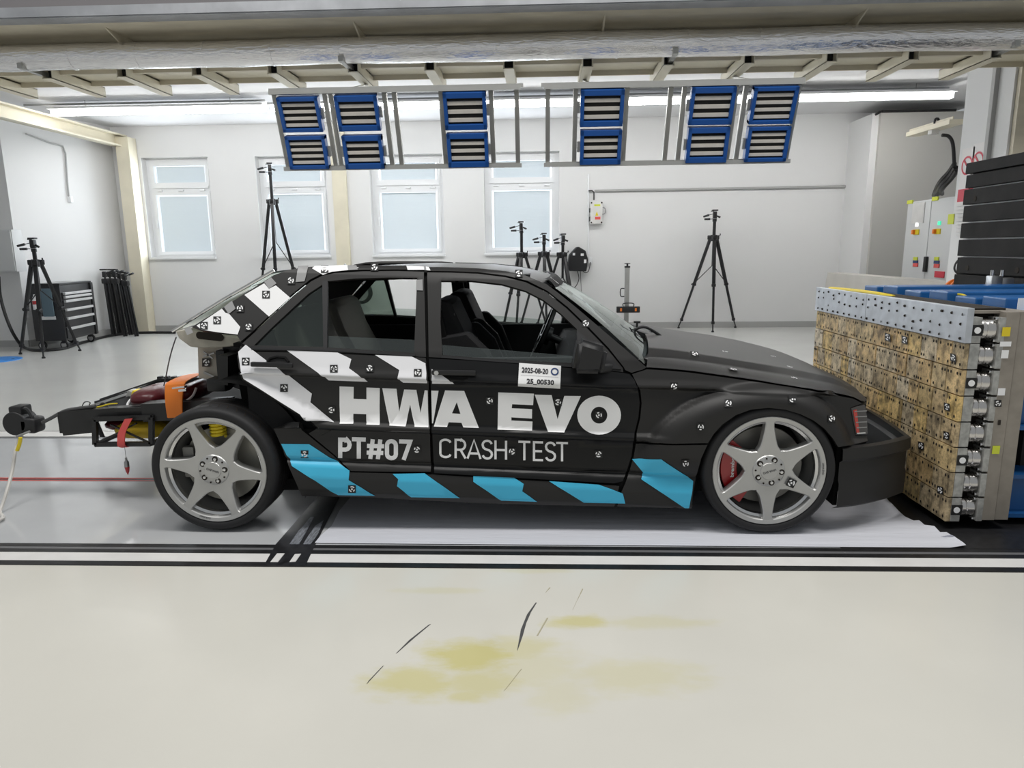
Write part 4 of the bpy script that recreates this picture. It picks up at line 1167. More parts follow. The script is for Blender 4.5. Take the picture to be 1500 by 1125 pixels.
# ---- wheels
def make_wheel(xc, s, phase, w, bolts0, disc_m, name='wheel', marks=True):
    """s=-1: near side. built as part 'wheel' with sub-parts"""
    yo = YC + s * .928                       # outer tyre face
    ysg = lambda d: yo - s * d               # d metres inward
    def barrel(b):
        b.lathe([(.262, ysg(.002)), (.266, ysg(.004)), (.266, ysg(.014)), (.247, ysg(.018)), (.243, ysg(.03)), (.240, ysg(.10)), (.225, ysg(.12)), (.222, ysg(w - .02)), (.255, ysg(w))], (xc, 0, ZW), 'Y', 56)
        b.lathe([(.266, ysg(.014)), (.250, ysg(.03)), (.247, ysg(.03))], (xc, 0, ZW), 'Y', 56)
    wheel = part(name, 'rim', car, barrel, smooth=40)
    def ringf(b): b.lathe([(.2655, ysg(.012)), (.2655, ysg(.001)), (.2635, ysg(-.001)), (.246, ysg(.002)), (.242, ysg(.006)), (.242, ysg(.035))], (xc, 0, ZW), 'Y', 64)
    part('rim_flange', 'rim', wheel, ringf, smooth=30)
    def inner_lip(b): b.lathe([(.2415, ysg(.03)), (.238, ysg(.028)), (.2265, ysg(.034)), (.2255, ysg(.06))], (xc, 0, ZW), 'Y', 64)
    part('rim_step', 'rim_bright', wheel, inner_lip, smooth=30)
    prof = [(.060, .056), (.094, .0575), (.106, .0505), (.116, .0435), (.130, .0380), (.155, .0320), (.200, .0235), (.228, .0205), (.238, .0235), (.244, .030), (.249, .036)]
    for k in range(6):
        a = math.radians(phase + 60 * k); ca, sa = math.cos(a), math.sin(a)
        def sp(b):
            pl = [(r, h) for r, h in prof] + [(r, -h) for r, h in prof[::-1]]
            P = lambda r, h, d: V((xc + r * ca - h * sa, ysg(d), ZW + r * sa + h * ca))
            n = len(prof)
            vs = []
            for (r, h) in prof:
                cav = .012 * (1 - r / .25)              # face dips slightly toward hub
                for (hh, d) in ((h, .05), (h, .006 + cav), (h - .004, .002 + cav), (-h + .004, .002 + cav), (-h, .006 + cav), (-h, .05)): vs.append(P(r, hh, d))
            fs = [(i * 6 + j, i * 6 + j + 1, (i + 1) * 6 + j + 1, (i + 1) * 6 + j) for i in range(n - 1) for j in range(5)]
            b.add(vs, fs)
        part('spoke', 'rim', wheel, sp, smooth=35)
    def hub(b): b.lathe([(.0, ysg(-.002)), (.040, ysg(-.002)), (.042, ysg(.001)), (.066, ysg(.002)), (.074, ysg(.006)), (.080, ysg(.014)), (.094, ysg(.016)), (.105, ysg(.02)), (.105, ysg(.05))], (xc, 0, ZW), 'Y', 40)
    hb = part('hub', 'rim', wheel, hub, smooth=25)
    for k in range(5):
        a = math.radians(bolts0 + 72 * k); c = V((xc + .058 * math.cos(a), 0, ZW + .058 * math.sin(a)))
        part('bolt_recess', 'hole_dark', wheel, lambda b: b.lathe([(.0, ysg(.0015)), (.0145, ysg(.0012)), (.0145, ysg(.005))], c, 'Y', 14))
        part('wheel_bolt', 'rim_bright', wheel, lambda b: b.lathe([(.0, ysg(-.004)), (.007, ysg(-.003)), (.0085, ysg(.003))], c, 'Y', 10))
        a2 = a + math.radians(36); c2 = V((xc + .064 * math.cos(a2), 0, ZW + .064 * math.sin(a2)))
        part('hub_hole', 'hole_dark', wheel, lambda b: b.lathe([(.0, ysg(-.0005)), (.0045, ysg(-.0005)), (.0045, ysg(.003))], c2, 'Y', 8))
    if marks:
        vs, fs = text_mesh('HWA EVO', .015); ra = math.radians(198 if xc > 0 else 162)
        def capt(b):
            b.add([V((xc + math.cos(ra) * (x - .5) * .062 - math.sin(ra) * (y - .5) * .011, ysg(-.0035), ZW + math.sin(ra) * (x - .5) * .062 + math.cos(ra) * (y - .5) * .011)) for x, y in vs], fs)
        part('cap_lettering', 'ink', hb, capt, smooth=0)
        a0 = math.radians(3 if xc > 0 else 256)
        def riml(b):
            pts = []
            for x, y in vs:
                a = a0 + (x - .5) * .22 * (-1 if xc > 0 else 1); r = .250 + (y - .5) * .009 * (1 if xc > 0 else -1)
                pts.append(V((xc + r * math.cos(a), ysg(-.002), ZW + r * math.sin(a))))
            b.add(pts, fs)
        part('rim_lettering', 'ink', wheel, riml, smooth=0)
    def tyre(b):
        b.lathe([(.262, ysg(.012)), (.268, ysg(.002)), (.278, ysg(-.004)), (.292, ysg(-.006)), (.301, ysg(-.002)), (.309, ysg(.008)), (.3135, ysg(.024)), (.3150, ysg(.05)), (.3155, ysg(w / 2)), (.3150, ysg(w - .05)), (.3135, ysg(w - .024)), (.307, ysg(w - .008)), (.295, ysg(w + .004)), (.262, ysg(w - .012))], (xc, 0, ZW), 'Y', 72)
    ty = part('tyre', 'rubber', wheel, tyre, smooth=50)
    def grooves(b):
        for k in range(44):
            a = 2 * PI * k / 44
            for (d0, d1, da) in ((.03, .075, .05), (w - .03, w - .075, -.05)):
                p = lambda d, aa, r=.3163: V((xc + r * math.cos(aa), ysg(d), ZW + r * math.sin(aa)))
                b.add([p(d0, a), p(d1, a + da), p(d1, a + da + .012), p(d0, a + .012)], [(0, 1, 2, 3)])
        for d in (.085, .12, .155):
            n = 60; vs = []
            for dd in (d, d + .008): vs += [V((xc + .3166 * math.cos(2 * PI * k / n), ysg(dd), ZW + .3166 * math.sin(2 * PI * k / n))) for k in range(n)]
            b.add(vs, [(k, (k + 1) % n, n + (k + 1) % n, n + k) for k in range(n)])
    part('tread_groove', 'hole_dark', wheel, grooves, smooth=0)
    part('brake_disc', disc_m, wheel, lambda b: (b.lathe([(.085, ysg(.115)), (.190, ysg(.112)), (.192, ysg(.115)), (.192, ysg(.14)), (.085, ysg(.14))], (xc, 0, ZW), 'Y', 40), b.lathe([(.0, ysg(.085)), (.08, ysg(.085)), (.085, ysg(.115))], (xc, 0, ZW), 'Y', 30)), smooth=30)
    part('wheel_well_back', 'inner_black', wheel, lambda b: b.lathe([(.0, ysg(w - .03)), (.224, ysg(w - .03))], (xc, 0, ZW), 'Y', 30))
    return wheel, ysg
wf, ysg = make_wheel(XWF, -1, 92, .245, 68, 'disc_dark')
def caliper(b):
    pts = []
    a0, a1 = 140, 238
    for k in range(13):
        a = math.radians(a0 + (a1 - a0) * k / 12); pts.append((XWF + .212 * math.cos(a), ZW + .212 * math.sin(a)))
    for k in range(13):
        a = math.radians(a1 - (a1 - a0) * k / 12); r = .135; pts.append((XWF + r * math.cos(a), ZW + r * math.sin(a)))
    b.prism(pts, ysg(.066), ysg(.112), 'Y')
cal = part('brake_caliper', 'caliper_red', wf, caliper, smooth=40, bevel=.006)
vs, fs = text_mesh('brembo', .03)
part('caliper_lettering', 'marker_white', wf, lambda b: b.add([V((XWF - .156 - (y - .5) * .018, ysg(.0645), ZW - .050 + x * .100)) for x, y in vs], fs), smooth=0)
marker_geo(lambda u, v, l=0: V((XWF + .105 + (u * .9 + v * .4) * .021, YC - .928 - .003 - .001 * l, ZW - .056 + (v * .9 - u * .4) * .021))).build('target_marker', ['marker_black', 'marker_white'], wf, smooth=0, fix=False)
wr, ysr = make_wheel(XWR, -1, -8, .262, 75, 'disc_light')
make_wheel(XWF, 1, 92, .245, 68, 'disc_dark', marks=False)
make_wheel(XWR, 1, -8, .262, 75, 'disc_light', marks=False)
part('brake_caliper', 'disc_dark', wr, lambda b: b.box((XWR - .15, ysr(.09), ZW + .02), (.06, .05, .16), bev=.012))
part('coil_spring', 'yellow', wr, lambda b: b.tube([(XWR + .005 + .034 * math.cos(t * .7), ysr(.085) + .034 * math.sin(t * .7), ZW + .150 + t * .0019) for t in range(0, 40)], .008, 6))

# ---- stripped rear end
def Y_(px, py, Y): return atY(px, py, Y)
YN = 3.62
def shelf(b):
    pts = [Y_(*p, YN - .05) for p in Z1((85, 575), (110, 630), (190, 690), (300, 700), (470, 690), (560, 680), (585, 630), (450, 605), (280, 580), (205, 565), (170, 560))]
    b.prism([(p.x, p.z) for p in pts], YN - .05, YN + 1.05, 'Y')
part('tail_panel', 'beige_metal', car, shelf, smooth=0, bevel=.006)
def oval(b):
    a = Y_(*Z1((235, 603))[0], YN - .056); c = Y_(*Z1((440, 625))[0], YN - .056)
    r = .020; d = (c - a).normalized(); n_ = V((-d.z, 0, d.x)); pts = []
    for k in range(9): t = PI / 2 + PI * k / 8; pts.append(a + d * (r + r * math.cos(t)) + n_ * r * math.sin(t))
    for k in range(9): t = -PI / 2 + PI * k / 8; pts.append(c + d * (-r + r * math.cos(t)) + n_ * r * math.sin(t))
    b.add(pts, [list(range(len(pts)))])
part('panel_slot', 'hole_dark', car, oval, smooth=0)
def bulk(b):
    q = [Y_(*p, YN + .12) for p in Z1((248, 690), (475, 690), (470, 940), (255, 920))]
    b.prism([(p.x, p.z) for p in q], YN + .12, YN + .8, 'Y')
part('rear_crossmember', 'beige_metal', car, bulk, smooth=0)
def strut(b):
    b.bar(Y_(325, 512, YN), Y_(330, 572, YN), .05, .06, bev=.01); b.box(Y_(322, 562, YN), (.10, .1, .07), bev=.01)
    b.bar(Y_(340, 500, YN + .05), Y_(346, 555, YN + .05), .09, .05); b.box(Y_(333, 543, YN - .02), (.03, .05, .05), bev=.006)
    b.bar(Y_(345, 515, YN), Y_(345, 556, YN), .05, .3)
part('rear_strut', 'chassis', car, strut, smooth=35)
part('bracket', 'steel', car, lambda b: (b.bar(Y_(298, 515, YN + .1), Y_(312, 525, YN + .1), .008), b.bar(Y_(298, 522, YN + .1), Y_(314, 517, YN + .1), .008), b.bar(Y_(299, 545, YN + .1), Y_(314, 552, YN + .1), .012)))
marker_geo(lambda u, v, l=0: Y_(302 + u * 6, 531 + v * 6, YN + .11 - .002 * l)).build('target_marker', ['marker_black', 'marker_white'], car, smooth=0, fix=False)
part('inner_arch', 'chassis', car, lambda b: (b.tube(crom([Y_(345, 556, 3.7), Y_(378, 572, 3.7), Y_(410, 600, 3.7), Y_(430, 628, 3.7)]), .045, 8), b.cyl(Y_(372, 575, 3.55), Y_(390, 590, 3.55), .035), b.bar(Y_(420, 597, 3.4), Y_(436, 626, 3.4), .02, .01)))
# rear frame rails
fr_n, fr_f = 3.70, 4.62
def rails(b):
    b.bar(Y_(92, 620, fr_n), Y_(140, 615, fr_n), .04, .135)
    b.bar(Y_(130, 607, fr_n), Y_(255, 597, fr_n), .06, .06); b.bar(Y_(170, 600, fr_n - .03), Y_(222, 598, fr_n - .03), .03, .022)
    b.bar(Y_(215, 602, fr_n), Y_(340, 596, fr_n), .10, .10); b.bar(Y_(92, 622, fr_n), V((Y_(92, 622, fr_n).x + .02, fr_f, Y_(92, 622, fr_n).z)), .05, .10)
part('frame_rail', 'chassis', car, rails, smooth=0)
def farrail(b):
    a = [Y_(*p, fr_f) for p in ((138, 588), (150, 585), (195, 571), (235, 556), (295, 554), (300, 575), (140, 605))]
    b.prism([(p.x, p.z) for p in a], fr_f, fr_f + .04, 'Y')
    b.bar(a[1] + V((0, 0, .004)), a[3] + V((0, 0, .004)), .06, .012); b.bar(a[3] + V((0, 0, .004)), a[4] + V((0, 0, .004)), .06, .012)
    for k in range(6): b.box(Y_(235 + k * 10, 554, fr_f), (.03, .04, .03), bev=.006)
part('side_plate', 'chassis', car, farrail, smooth=0)
part('fuel_tray', 'inner_black', car, lambda b: b.box(((Y_(200, 610, 4.1).x + Y_(340, 610, 4.1).x) / 2, 4.12, .47), (.75, .8, .05)), smooth=0)
# cage under the tail
cg = [Y_(*p, fr_n - .06) for p in ((139, 614), (222, 611), (222, 650), (140, 651))]
def cage(b):
    for off in (0, .34):
        q = [p + V((0, off, 0)) for p in cg]
        for i in range(4): b.bar(q[i], q[(i + 1) % 4], .024, .024)
    q = cg; b.bar(q[0], q[0] + V((0, .34, 0)), .02); b.bar(q[3], q[3] + V((0, .34, 0)), .02); b.bar(q[1], q[1] + V((0, .34, 0)), .02); b.bar(q[2], q[2] + V((0, .34, 0)), .02)
    b.bar(q[3], Y_(200, 620, fr_n - .06), .012, .008); b.bar(q[2], Y_(162, 622, fr_n - .06), .012, .008)
    b.bar(q[0], Y_(150, 640, fr_n - .02), .03, .004)
part('ballast_cage', 'chassis', car, cage, smooth=0)
def pillow(b, c, d, tw=0.0, tilt=0.0, n=12, p=2.6):
    R = Matrix.Rotation(tilt, 3, 'Y') @ Matrix.Rotation(tw, 3, 'Z'); vs = []
    for i in range(n + 1):
        for j in range(n * 2):
            t = PI * i / n - PI / 2; f_ = 2 * PI * j / (n * 2)
            sg = lambda x, e: math.copysign(abs(x) ** e, x)
            v = V((d[0] * sg(math.cos(t), .6) * sg(math.cos(f_), .6), d[1] * sg(math.cos(t), .6) * sg(math.sin(f_), .6), d[2] * sg(math.sin(t), .9)))
            v *= 1 + random.uniform(-.02, .02); vs.append(V(c) + R @ v)
    m = n * 2; b.add(vs, [(i * m + j, i * m + (j + 1) % m, (i + 1) * m + (j + 1) % m, (i + 1) * m + j) for i in range(n) for j in range(m)])
# =================================================================== BALLAST AND CABLES AT THE TAIL
def bag(name, m, label, c, d, tilt=0.0):
    o = part(name, m, None, lambda b: pillow(b, c, d, tilt=tilt), smooth=60); ORG[o] = V((0, 0, 0)); return tag(o, label, 'bag')
c1 = Y_(232, 577, 3.95)
o = bag('sand_bag', 'burgundy', 'burgundy ballast bag with white piping left of the orange strap', c1, (.095, .2, .055), -.05)
part('piping', 'marker_white', o, lambda b: b.tube(crom([c1 + V((-.098, -.1, .0)), c1 + V((-.09, -.17, -.03)), c1 + V((-.03, -.205, -.048)), c1 + V((.04, -.205, -.05))]), .007, 6))
c2 = Y_(287, 571, 3.92)
o = bag('sand_bag', 'burgundy', 'burgundy ballast bag with white piping between orange strap and wheel', c2, (.085, .2, .05), -.25)
part('piping', 'marker_white', o, lambda b: b.tube(crom([c2 + V((.09, -.17, .045)), c2 + V((.075, -.2, .0)), c2 + V((.0, -.205, -.045)), c2 + V((-.06, -.205, -.062))]), .007, 6))
c3 = Y_(205, 616, 3.86)
bag('sand_bag', 'burgundy', 'dark burgundy ballast bag lying in the frame above the yellow bag', c3, (.16, .15, .04))
c4 = (cg[0] + cg[2]) / 2 + V((.03, .17, -.015))
bag('yellow_bag', 'yellow_bag', 'crumpled yellow ballast bag inside the black cage', c4, (.145, .13, .055))
def orange(b):
    a = [Y_(*p, 3.70) for p in ((241, 564), (270, 561), (269, 585), (262, 600), (244, 612), (241, 590))]
    top = [Y_(241, 563, 3.60), Y_(270, 561, 3.60)]
    w = top[1] - top[0]
    path = [top[0] + V((0, .42, -.01)), top[0] + V((0, .2, .012)), top[0] + V((0, .03, .006)), top[0] + V((0, 0, -.02)), Y_(242, 590, 3.59), Y_(245, 612, 3.60)]
    path = crom(path, 4); n = len(path); vs = []
    for i, p in enumerate(path): t = i / (n - 1); vs += [p, p + w * (1 - .25 * max(0, t - .5) * 2)]
    b.add(vs, [(2 * i, 2 * i + 1, 2 * i + 3, 2 * i + 2) for i in range(n - 1)])
    b.add([v + V((0, .008, -.004)) for v in vs], [(2 * i, 2 * i + 1, 2 * i + 3, 2 * i + 2) for i in range(n - 1)])
o = part('lashing_strap', 'orange', None, orange, smooth=60); tag(o, 'wide orange lashing strap holding the burgundy ballast bags', 'strap'); ORG[o] = V((0, 0, 0))
part('buckle', 'chrome', o, lambda b: (b.bar(Y_(254, 568, 3.565), Y_(272, 566, 3.565), .03, .008), b.bar(Y_(262, 572, 3.565), Y_(273, 571, 3.565), .012, .012)))
def coral(b):
    cl_ = crom([Y_(188, 614, 3.6), Y_(182, 626, 3.6), Y_(178, 636, 3.6), Y_(177, 648, 3.6), Y_(178, 654, 3.61), Y_(184, 656, 3.66)], 4); n = len(cl_); vs = []
    for i, p in enumerate(cl_): w = .034; vs += [p + V((-w / 2 - .004, 0, 0)), p + V((w / 2 + .004, 0, .004))]
    F_ = [(2 * i, 2 * i + 1, 2 * i + 3, 2 * i + 2) for i in range(n - 1)]
    b.add(vs, F_); b.add([v + V((0, .006, 0)) for v in vs], F_)
tag(part('lashing_strap', 'coral', None, coral, smooth=60), 'coral red strap wrapped round the yellow ballast bag', 'strap')
pb_ = Y_(186, 683, 3.62)
t = thing('plumb_bob', 'small steel plumb bob with red tip hanging behind the wheel', 'plumb bob', (pb_.x, pb_.y, pb_.z - .05))
part('bob', 'steel', t, lambda b: b.lathe([(.0, pb_.z + .052), (.006, pb_.z + .05), (.006, pb_.z + .035), (.013, pb_.z + .025), (.0135, pb_.z - .002)], (pb_.x, pb_.y, 0), 'Z', 14))
part('tip', 'caliper_red', t, lambda b: b.lathe([(.0135, pb_.z - .002), (.009, pb_.z - .03), (.0, pb_.z - .052)], (pb_.x, pb_.y, 0), 'Z', 14))
part('string', 'cable_dark', t, lambda b: b.cyl((pb_.x, pb_.y, pb_.z + .05), (pb_.x, pb_.y, pb_.z + .13), .0012, n=5))
pt = Y_(195, 583, 4.2)
o = part('data_logger', ['cell_grey', 'yellow'], None, lambda b: (b.box(pt, (.06, .08, .10), Matrix.Rotation(.4, 3, 'Y'), .01)))
tag(o, 'small grey and yellow logger box lying in the tail frame', 'device'); ORG[o] = V((0, 0, 0))
part('logger_end', 'yellow', o, lambda b: b.box(pt + V((.026, -.01, .016)), (.03, .082, .085), Matrix.Rotation(.4, 3, 'Y'), .012))
def pxs(Y, *pts): return [Y_(a, b, Y) for a, b in pts]
def cable(name, pts, r, m, label, cat='cable'):
    o = part(name, m, None, lambda b: b.tube(crom(pts, 6), r, 7)); return tag(o, label, cat)
cable('wire', pxs(3.7, (62, 619), (74, 613), (95, 602), (115, 598), (140, 595)), .010, 'cable_dark', 'dark sleeved lead joining the tow connector to the tail frame')
cable('wire', pxs(3.72, (108, 603), (118, 596), (130, 598), (145, 596), (160, 592), (172, 591)), .004, 'yellow', 'thin yellow wire tangled on the tail frame')
cable('wire', pxs(3.74, (120, 596), (124, 589), (132, 590), (128, 600), (140, 598), (150, 590), (158, 594), (164, 604)), .003, 'cable_dark', 'thin dark wire looped on the tail frame')
t = thing('tow_connector', 'round black cable connector with clip floating at the end of the lead behind the car', 'connector', Y_(38, 630, 3.7))
cc = Y_(35, 618, 3.7)
part('connector_body', 'plastic_black', t, lambda b: (b.cyl(cc + V((-.02, -.05, 0)), cc + V((-.02, .06, 0)), .068, .062, n=24), b.bar(cc + V((0, 0, -.01)), cc + V((.095, 0, -.015)), .1, .09, bev=.02)), bevel=.006)
part('connector_cap', 'plastic_black', t, lambda b: (b.box(cc + V((-.01, 0, .07)), (.075, .09, .055), bev=.014),))
part('clip', 'plastic_black', t, lambda b: b.tube(crom([cc + V((.035, -.03, .085)), cc + V((.055, -.03, .075)), cc + V((.075, -.03, .03)), cc + V((.06, -.03, .015))]), .010, 6))
part('strap_tag', 'tape_grey', t, lambda b: b.bar(cc + V((-.005, -.06, -.068)), cc + V((.07, -.06, -.04)), .02, .012, bev=.004))
gnd = atZ(-12, 770)
cable('tow_cable', [Y_(33, 638, 3.68), Y_(26, 648, 3.66), Y_(22, 665, 3.63), Y_(18, 690, 3.6), Y_(10, 720, 3.52), Y_(0, 748, 3.45), V((gnd.x, gnd.y, .02)), V((gnd.x - .5, gnd.y - .2, .016))], .0095, 'cable_white', 'pale cable hanging from the black connector down to the floor')
cable('wire', pxs(3.6, (30, 641), (29, 648), (27, 655), (25, 660)), .010, 'yellow', 'short yellow and black wire beside the pale hanging cable')
cable('antenna_wire', pxs(3.7, (258, 494), (252, 512), (247, 532), (243, 552), (240, 565)), .0035, 'cable_dark', 'thin dark wire running from the rear glass corner down to the frame')

# =================================================================== BARRIER
XBF = atY(1413, 503, 3.285).x
YN_, YF_ = 3.285, 5.05
ZT = atY(1413, 503, 3.285).z
RH = .125
bar_ = thing('load_cell_barrier', 'crash barrier wall of stacked plywood-faced load cells in front of the car', 'barrier', (XBF + .15, (YN_ + YF_) / 2, 0))
ZB = ZT - 7 * RH
zal = atY(1418, 451, 3.285).z
# tiles : seven rows, uneven widths
holes_mb = MB()
for r in range(7):
    z1 = ZT - r * RH; z0 = z1 - RH
    y = YN_
    while y < YF_ - .02:
        w = random.choice((.125, .125, .125, .1, .15, .25, .125))
        if y + w > YF_ - .05: w = YF_ - y
        th = random.uniform(.018, .024); g_ = .0028
        if r == 0: th = .020
        y0, y1 = y + g_, y + w - g_
        def tile(b):
            b.box((XBF + .025 - th / 2, (y0 + y1) / 2, (z0 + z1) / 2), (th, y1 - y0, RH - 2 * g_))
        part('plywood_tile', 'plywood', bar_, tile, smooth=0)
        xf = XBF + .025 - th - .0012
        nh = max(2, int(round(w / .05)))
        for zz_ in (z0 + .022, z1 - .022):
            for k in range(2 if w < .2 else 4):
                for q in ((-.012, .012) if random.random() < .45 else (0,)):
                    yy = y0 + .022 + (y1 - y0 - .044) * (k / (1 if w < .2 else 3)) + q; n = 8
                    holes_mb.add([(xf, yy + .0068 * math.cos(2 * PI * t / n), zz_ + .0078 * math.sin(2 * PI * t / n)) for t in range(n)], [list(range(n))])
        y += w
hm = holes_mb.build('bolt_hole', 'hole_dark', bar_, smooth=0, fix=False); hm['kind'] = 'stuff'
# aluminium top plates
for (y0, y1) in ((YN_ - .01, 4.28), (4.284, YF_ + .01)):
    pa_ = part('aluminium_plate', 'alu_plate', bar_, lambda b: b.box((XBF + .008, (y0 + y1) / 2, (ZT + zal) / 2), (.03, y1 - y0, zal - ZT - .002)), smooth=0, bevel=.002)
    def hol(b):
        y = y0 + .04
        while y < y1 - .02:
            for zz_ in (ZT + .02, (ZT + zal) / 2 + random.uniform(-.03, .03), zal - .02 - random.uniform(0, .02)):
                b.cyl((XBF - .0075, y + random.uniform(-.015, .015), zz_), (XBF - .0085, y, zz_), .0065, n=8)
            y += .085
    h_ = part('plate_hole', 'hole_dark', pa_, hol, smooth=0); h_['kind'] = 'stuff'
part('barrier_core', 'hole_dark', bar_, lambda b: b.box((XBF + .13, (YN_ + YF_) / 2 + .04, (ZB + zal) / 2), (.19, YF_ - YN_ - .1, zal - ZB - .02)), smooth=0)
X2, X3 = XBF + .175, XBF + .30
part('back_plate', 'plate_taupe', bar_, lambda b: b.box((X2 + .03, (YN_ + YF_) / 2, (ZB + zal) / 2 - .005), (.06, YF_ - YN_, zal - ZB - .03)), smooth=0, bevel=.002)
part('back_plate', 'plate_taupe', bar_, lambda b: b.box((X2 + .095, (YN_ + YF_) / 2, (ZB + zal) / 2 - .005), (.065, YF_ - YN_ - .01, zal - ZB - .03)), smooth=0, bevel=.002)
part('top_cover', 'plate_taupe', bar_, lambda b: b.box((X2 - .06, (YN_ + YF_) / 2 + .02, zal - .025), (.19, YF_ - YN_ - .06, .012)), smooth=0)
lab_i = 0
for r in range(-1, 7):
    z1 = ZT - r * RH if r >= 0 else ZT + (zal - ZT)
    z0 = ZT - (r + 1) * RH
    zc_ = (z0 + z1) / 2 if r >= 0 else ZT + .06
    cell = part('load_cell', 'cell_grey', bar_, lambda b: b.box((XBF + .048, YN_ + .05, zc_), (.044, .10, RH - .006)), smooth=0, bevel=.002)
    part('cell_foot', 'cell_grey', cell, lambda b: b.box((XBF + .162, YN_ + .05, zc_), (.028, .10, RH - .01)), smooth=0, bevel=.002)
    part('cell_cylinder', 'cell_steel', cell, lambda b: (b.lathe([(.030, XBF + .07), (.043, XBF + .075), (.050, XBF + .085), (.050, XBF + .100), (.046, XBF + .104), (.050, XBF + .108), (.050, XBF + .140), (.044, XBF + .146), (.044, XBF + .152), (.035, XBF + .156)], (0, YN_ + .056, zc_), 'X', 24)), smooth=30)
    [part('cell_bolt', 'chrome', cell, lambda b: b.cyl((XBF + .135, YN_ + .02, zc_ + q), (XBF + .158, YN_ + .02, zc_ + q), .008, n=10)) for q in (-.050, .050)]
    if r in (-1, 1, 4, 6):
        tg = part('cell_target', 'marker_black', cell, lambda b: b.box((XBF + .050, YN_ - .002, zc_), (.05, .002, .05)), smooth=0)
        part('target_dot', 'marker_white', cell, lambda b: b.cyl((XBF + .050, YN_ - .003, zc_), (XBF + .050, YN_ - .0045, zc_), .015, n=18))
yy = YN_ - .002
def note(m, px, py, w, h, x=0):
    p = atY(px, py, YN_ - .003); part('paper_note', m, bar_, lambda b: b.box(p, (w, .0015, h)), smooth=0)
note('yellow', 1474, 486, .036, .042); note('marker_white', 1473, 504, .05, .022); note('marker_white', 1472, 519, .032, .038); note('marker_white', 1467, 574, .032, .034); note('lime', 1459, 659, .034, .04); note('hole_dark', 1464, 619, .012, .024)
for (px, py) in ((1462, 591),): marker_geo(lambda u, v, l=0: atY(px + u * 5, py + v * 5, YN_ - .003 - .001 * l)).build('target_marker', ['marker_black', 'marker_white'], bar_, smooth=0, fix=False)
for (px, py) in ((1396, 524), (1387, 596), (1386, 638), (1349, 653), (1377, 718), (1300, 494), (1325, 498)):
    marker_geo(lambda u, v, l=0: atX(px + u * 4.2, py + v * 5.6 + u * 1.2, XBF - .003 - .001 * l)).build('target_marker', ['marker_black', 'marker_white'], bar_, smooth=0, fix=False)

# blue trolley frame behind
bf = thing('barrier_trolley', 'blue steel box frame behind the load cell barrier', 'frame', (XBF + .9, 4.2, 0))
XF0, XF1 = X3 + .02, XBF + 1.55
for (py, h) in ((490, .20), (600, .16), (722, .20)):
    p = atY(1490, py, 3.40)
    part('side_beam', 'blue_steel', bf, lambda b: (b.box(((XF0 + XF1) / 2, 3.46, p.z), (XF1 - XF0, .12, h), bev=.012), b.box(((XF0 + XF1) / 2, 3.43, p.z + h * .5), (XF1 - XF0, .16, .02)), b.box(((XF0 + XF1) / 2, 3.43, p.z - h * .5), (XF1 - XF0, .16, .02))), smooth=0)
    part('side_beam', 'blue_steel', bf, lambda b: b.box(((XF0 + XF1) / 2, 4.95, p.z), (XF1 - XF0, .12, h), bev=.012), smooth=0)
ztop = atY(1490, 452, 3.9).z
for k, y in enumerate((3.62, 3.86, 4.12, 4.4, 4.68, 4.95)):
    part('deck_beam', 'blue_steel', bf, lambda b: b.box(((XF0 + XF1) / 2, y, zal - .02), (XF1 - XF0, .19, .06 if k % 2 else .09), bev=.008), smooth=0)
part('gusset_plate', 'blue_steel', bf, lambda b: b.prism([(XF0, .03), (XF0 + .35, .16), (XF0, .16)], 3.44, 3.48, 'Y'), smooth=0)
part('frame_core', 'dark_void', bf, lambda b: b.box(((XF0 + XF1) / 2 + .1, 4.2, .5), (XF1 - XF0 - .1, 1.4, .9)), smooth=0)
part('paper_note', 'marker_white', bf, lambda b: b.box(atY(1497, 446, 3.45), (.04, .003, .06)), smooth=0)
# things lying on the frame
zd = zal + .03
p0 = atZ(1217, 421, zal + .03); 
def hose(b):
    pts = [atX(1216, 423, XBF + .03), atX(1245, 425.5, XBF + .06), atX(1280, 430, XBF + .09), atX(1309, 435.5, XBF + .12)]
    b.tube(crom(pts, 5), .014, 10)
tag(part('hose', 'yellow', None, hose), 'yellow hose lying along the top of the barrier', 'hose')
cable('wire', [atX(1382, 442, XBF + .35), atX(1388, 434, XBF + .36), atX(1396, 431, XBF + .37), atX(1410, 432, XBF + .38), atX(1420, 438, XBF + .38), atX(1405, 441, XBF + .37)], .006, 'yellow', 'thin yellow wire with orange plug on the blue frame')
tag(part('grease_gun', 'cable_black', None, lambda b: b.cyl(atY(1420, 439, 4.3), atY(1462, 432, 4.3), .022, .03, n=14)), 'black cylindrical tool lying on the blue frame', 'tool')
tag(part('sensor_block', ['cable_dark'], None, lambda b: (b.box(atY(1428, 449, 4.0), (.07, .06, .035), bev=.006))), 'small dark sensor block on the blue frame behind the barrier top', 'sensor')
ph = atY(1455, 418, 4.8)
t = thing('clamp_tool', 'grey metal clamp standing on the blue frame before the black slabs', 'clamp', (ph.x, ph.y, zal))
part('clamp_body', 'steel', t, lambda b: (b.box(ph, (.07, .07, .13), bev=.01), b.box(ph + V((.09, .02, -.01)), (.08, .06, .12), bev=.01)))
part('clamp_bolt', 'chrome', t, lambda b: (b.cyl(ph + V((-.015, 0, .06)), ph + V((-.015, 0, .1)), .012), b.cyl(ph + V((.05, 0, .06)), ph + V((.05, 0, .1)), .012)))
part('clamp_foot', 'blue_steel', t, lambda b: b.box((ph.x, ph.y, (zal + ph.z - .06) / 2), (.14, .08, ph.z - .06 - zal), bev=.008))

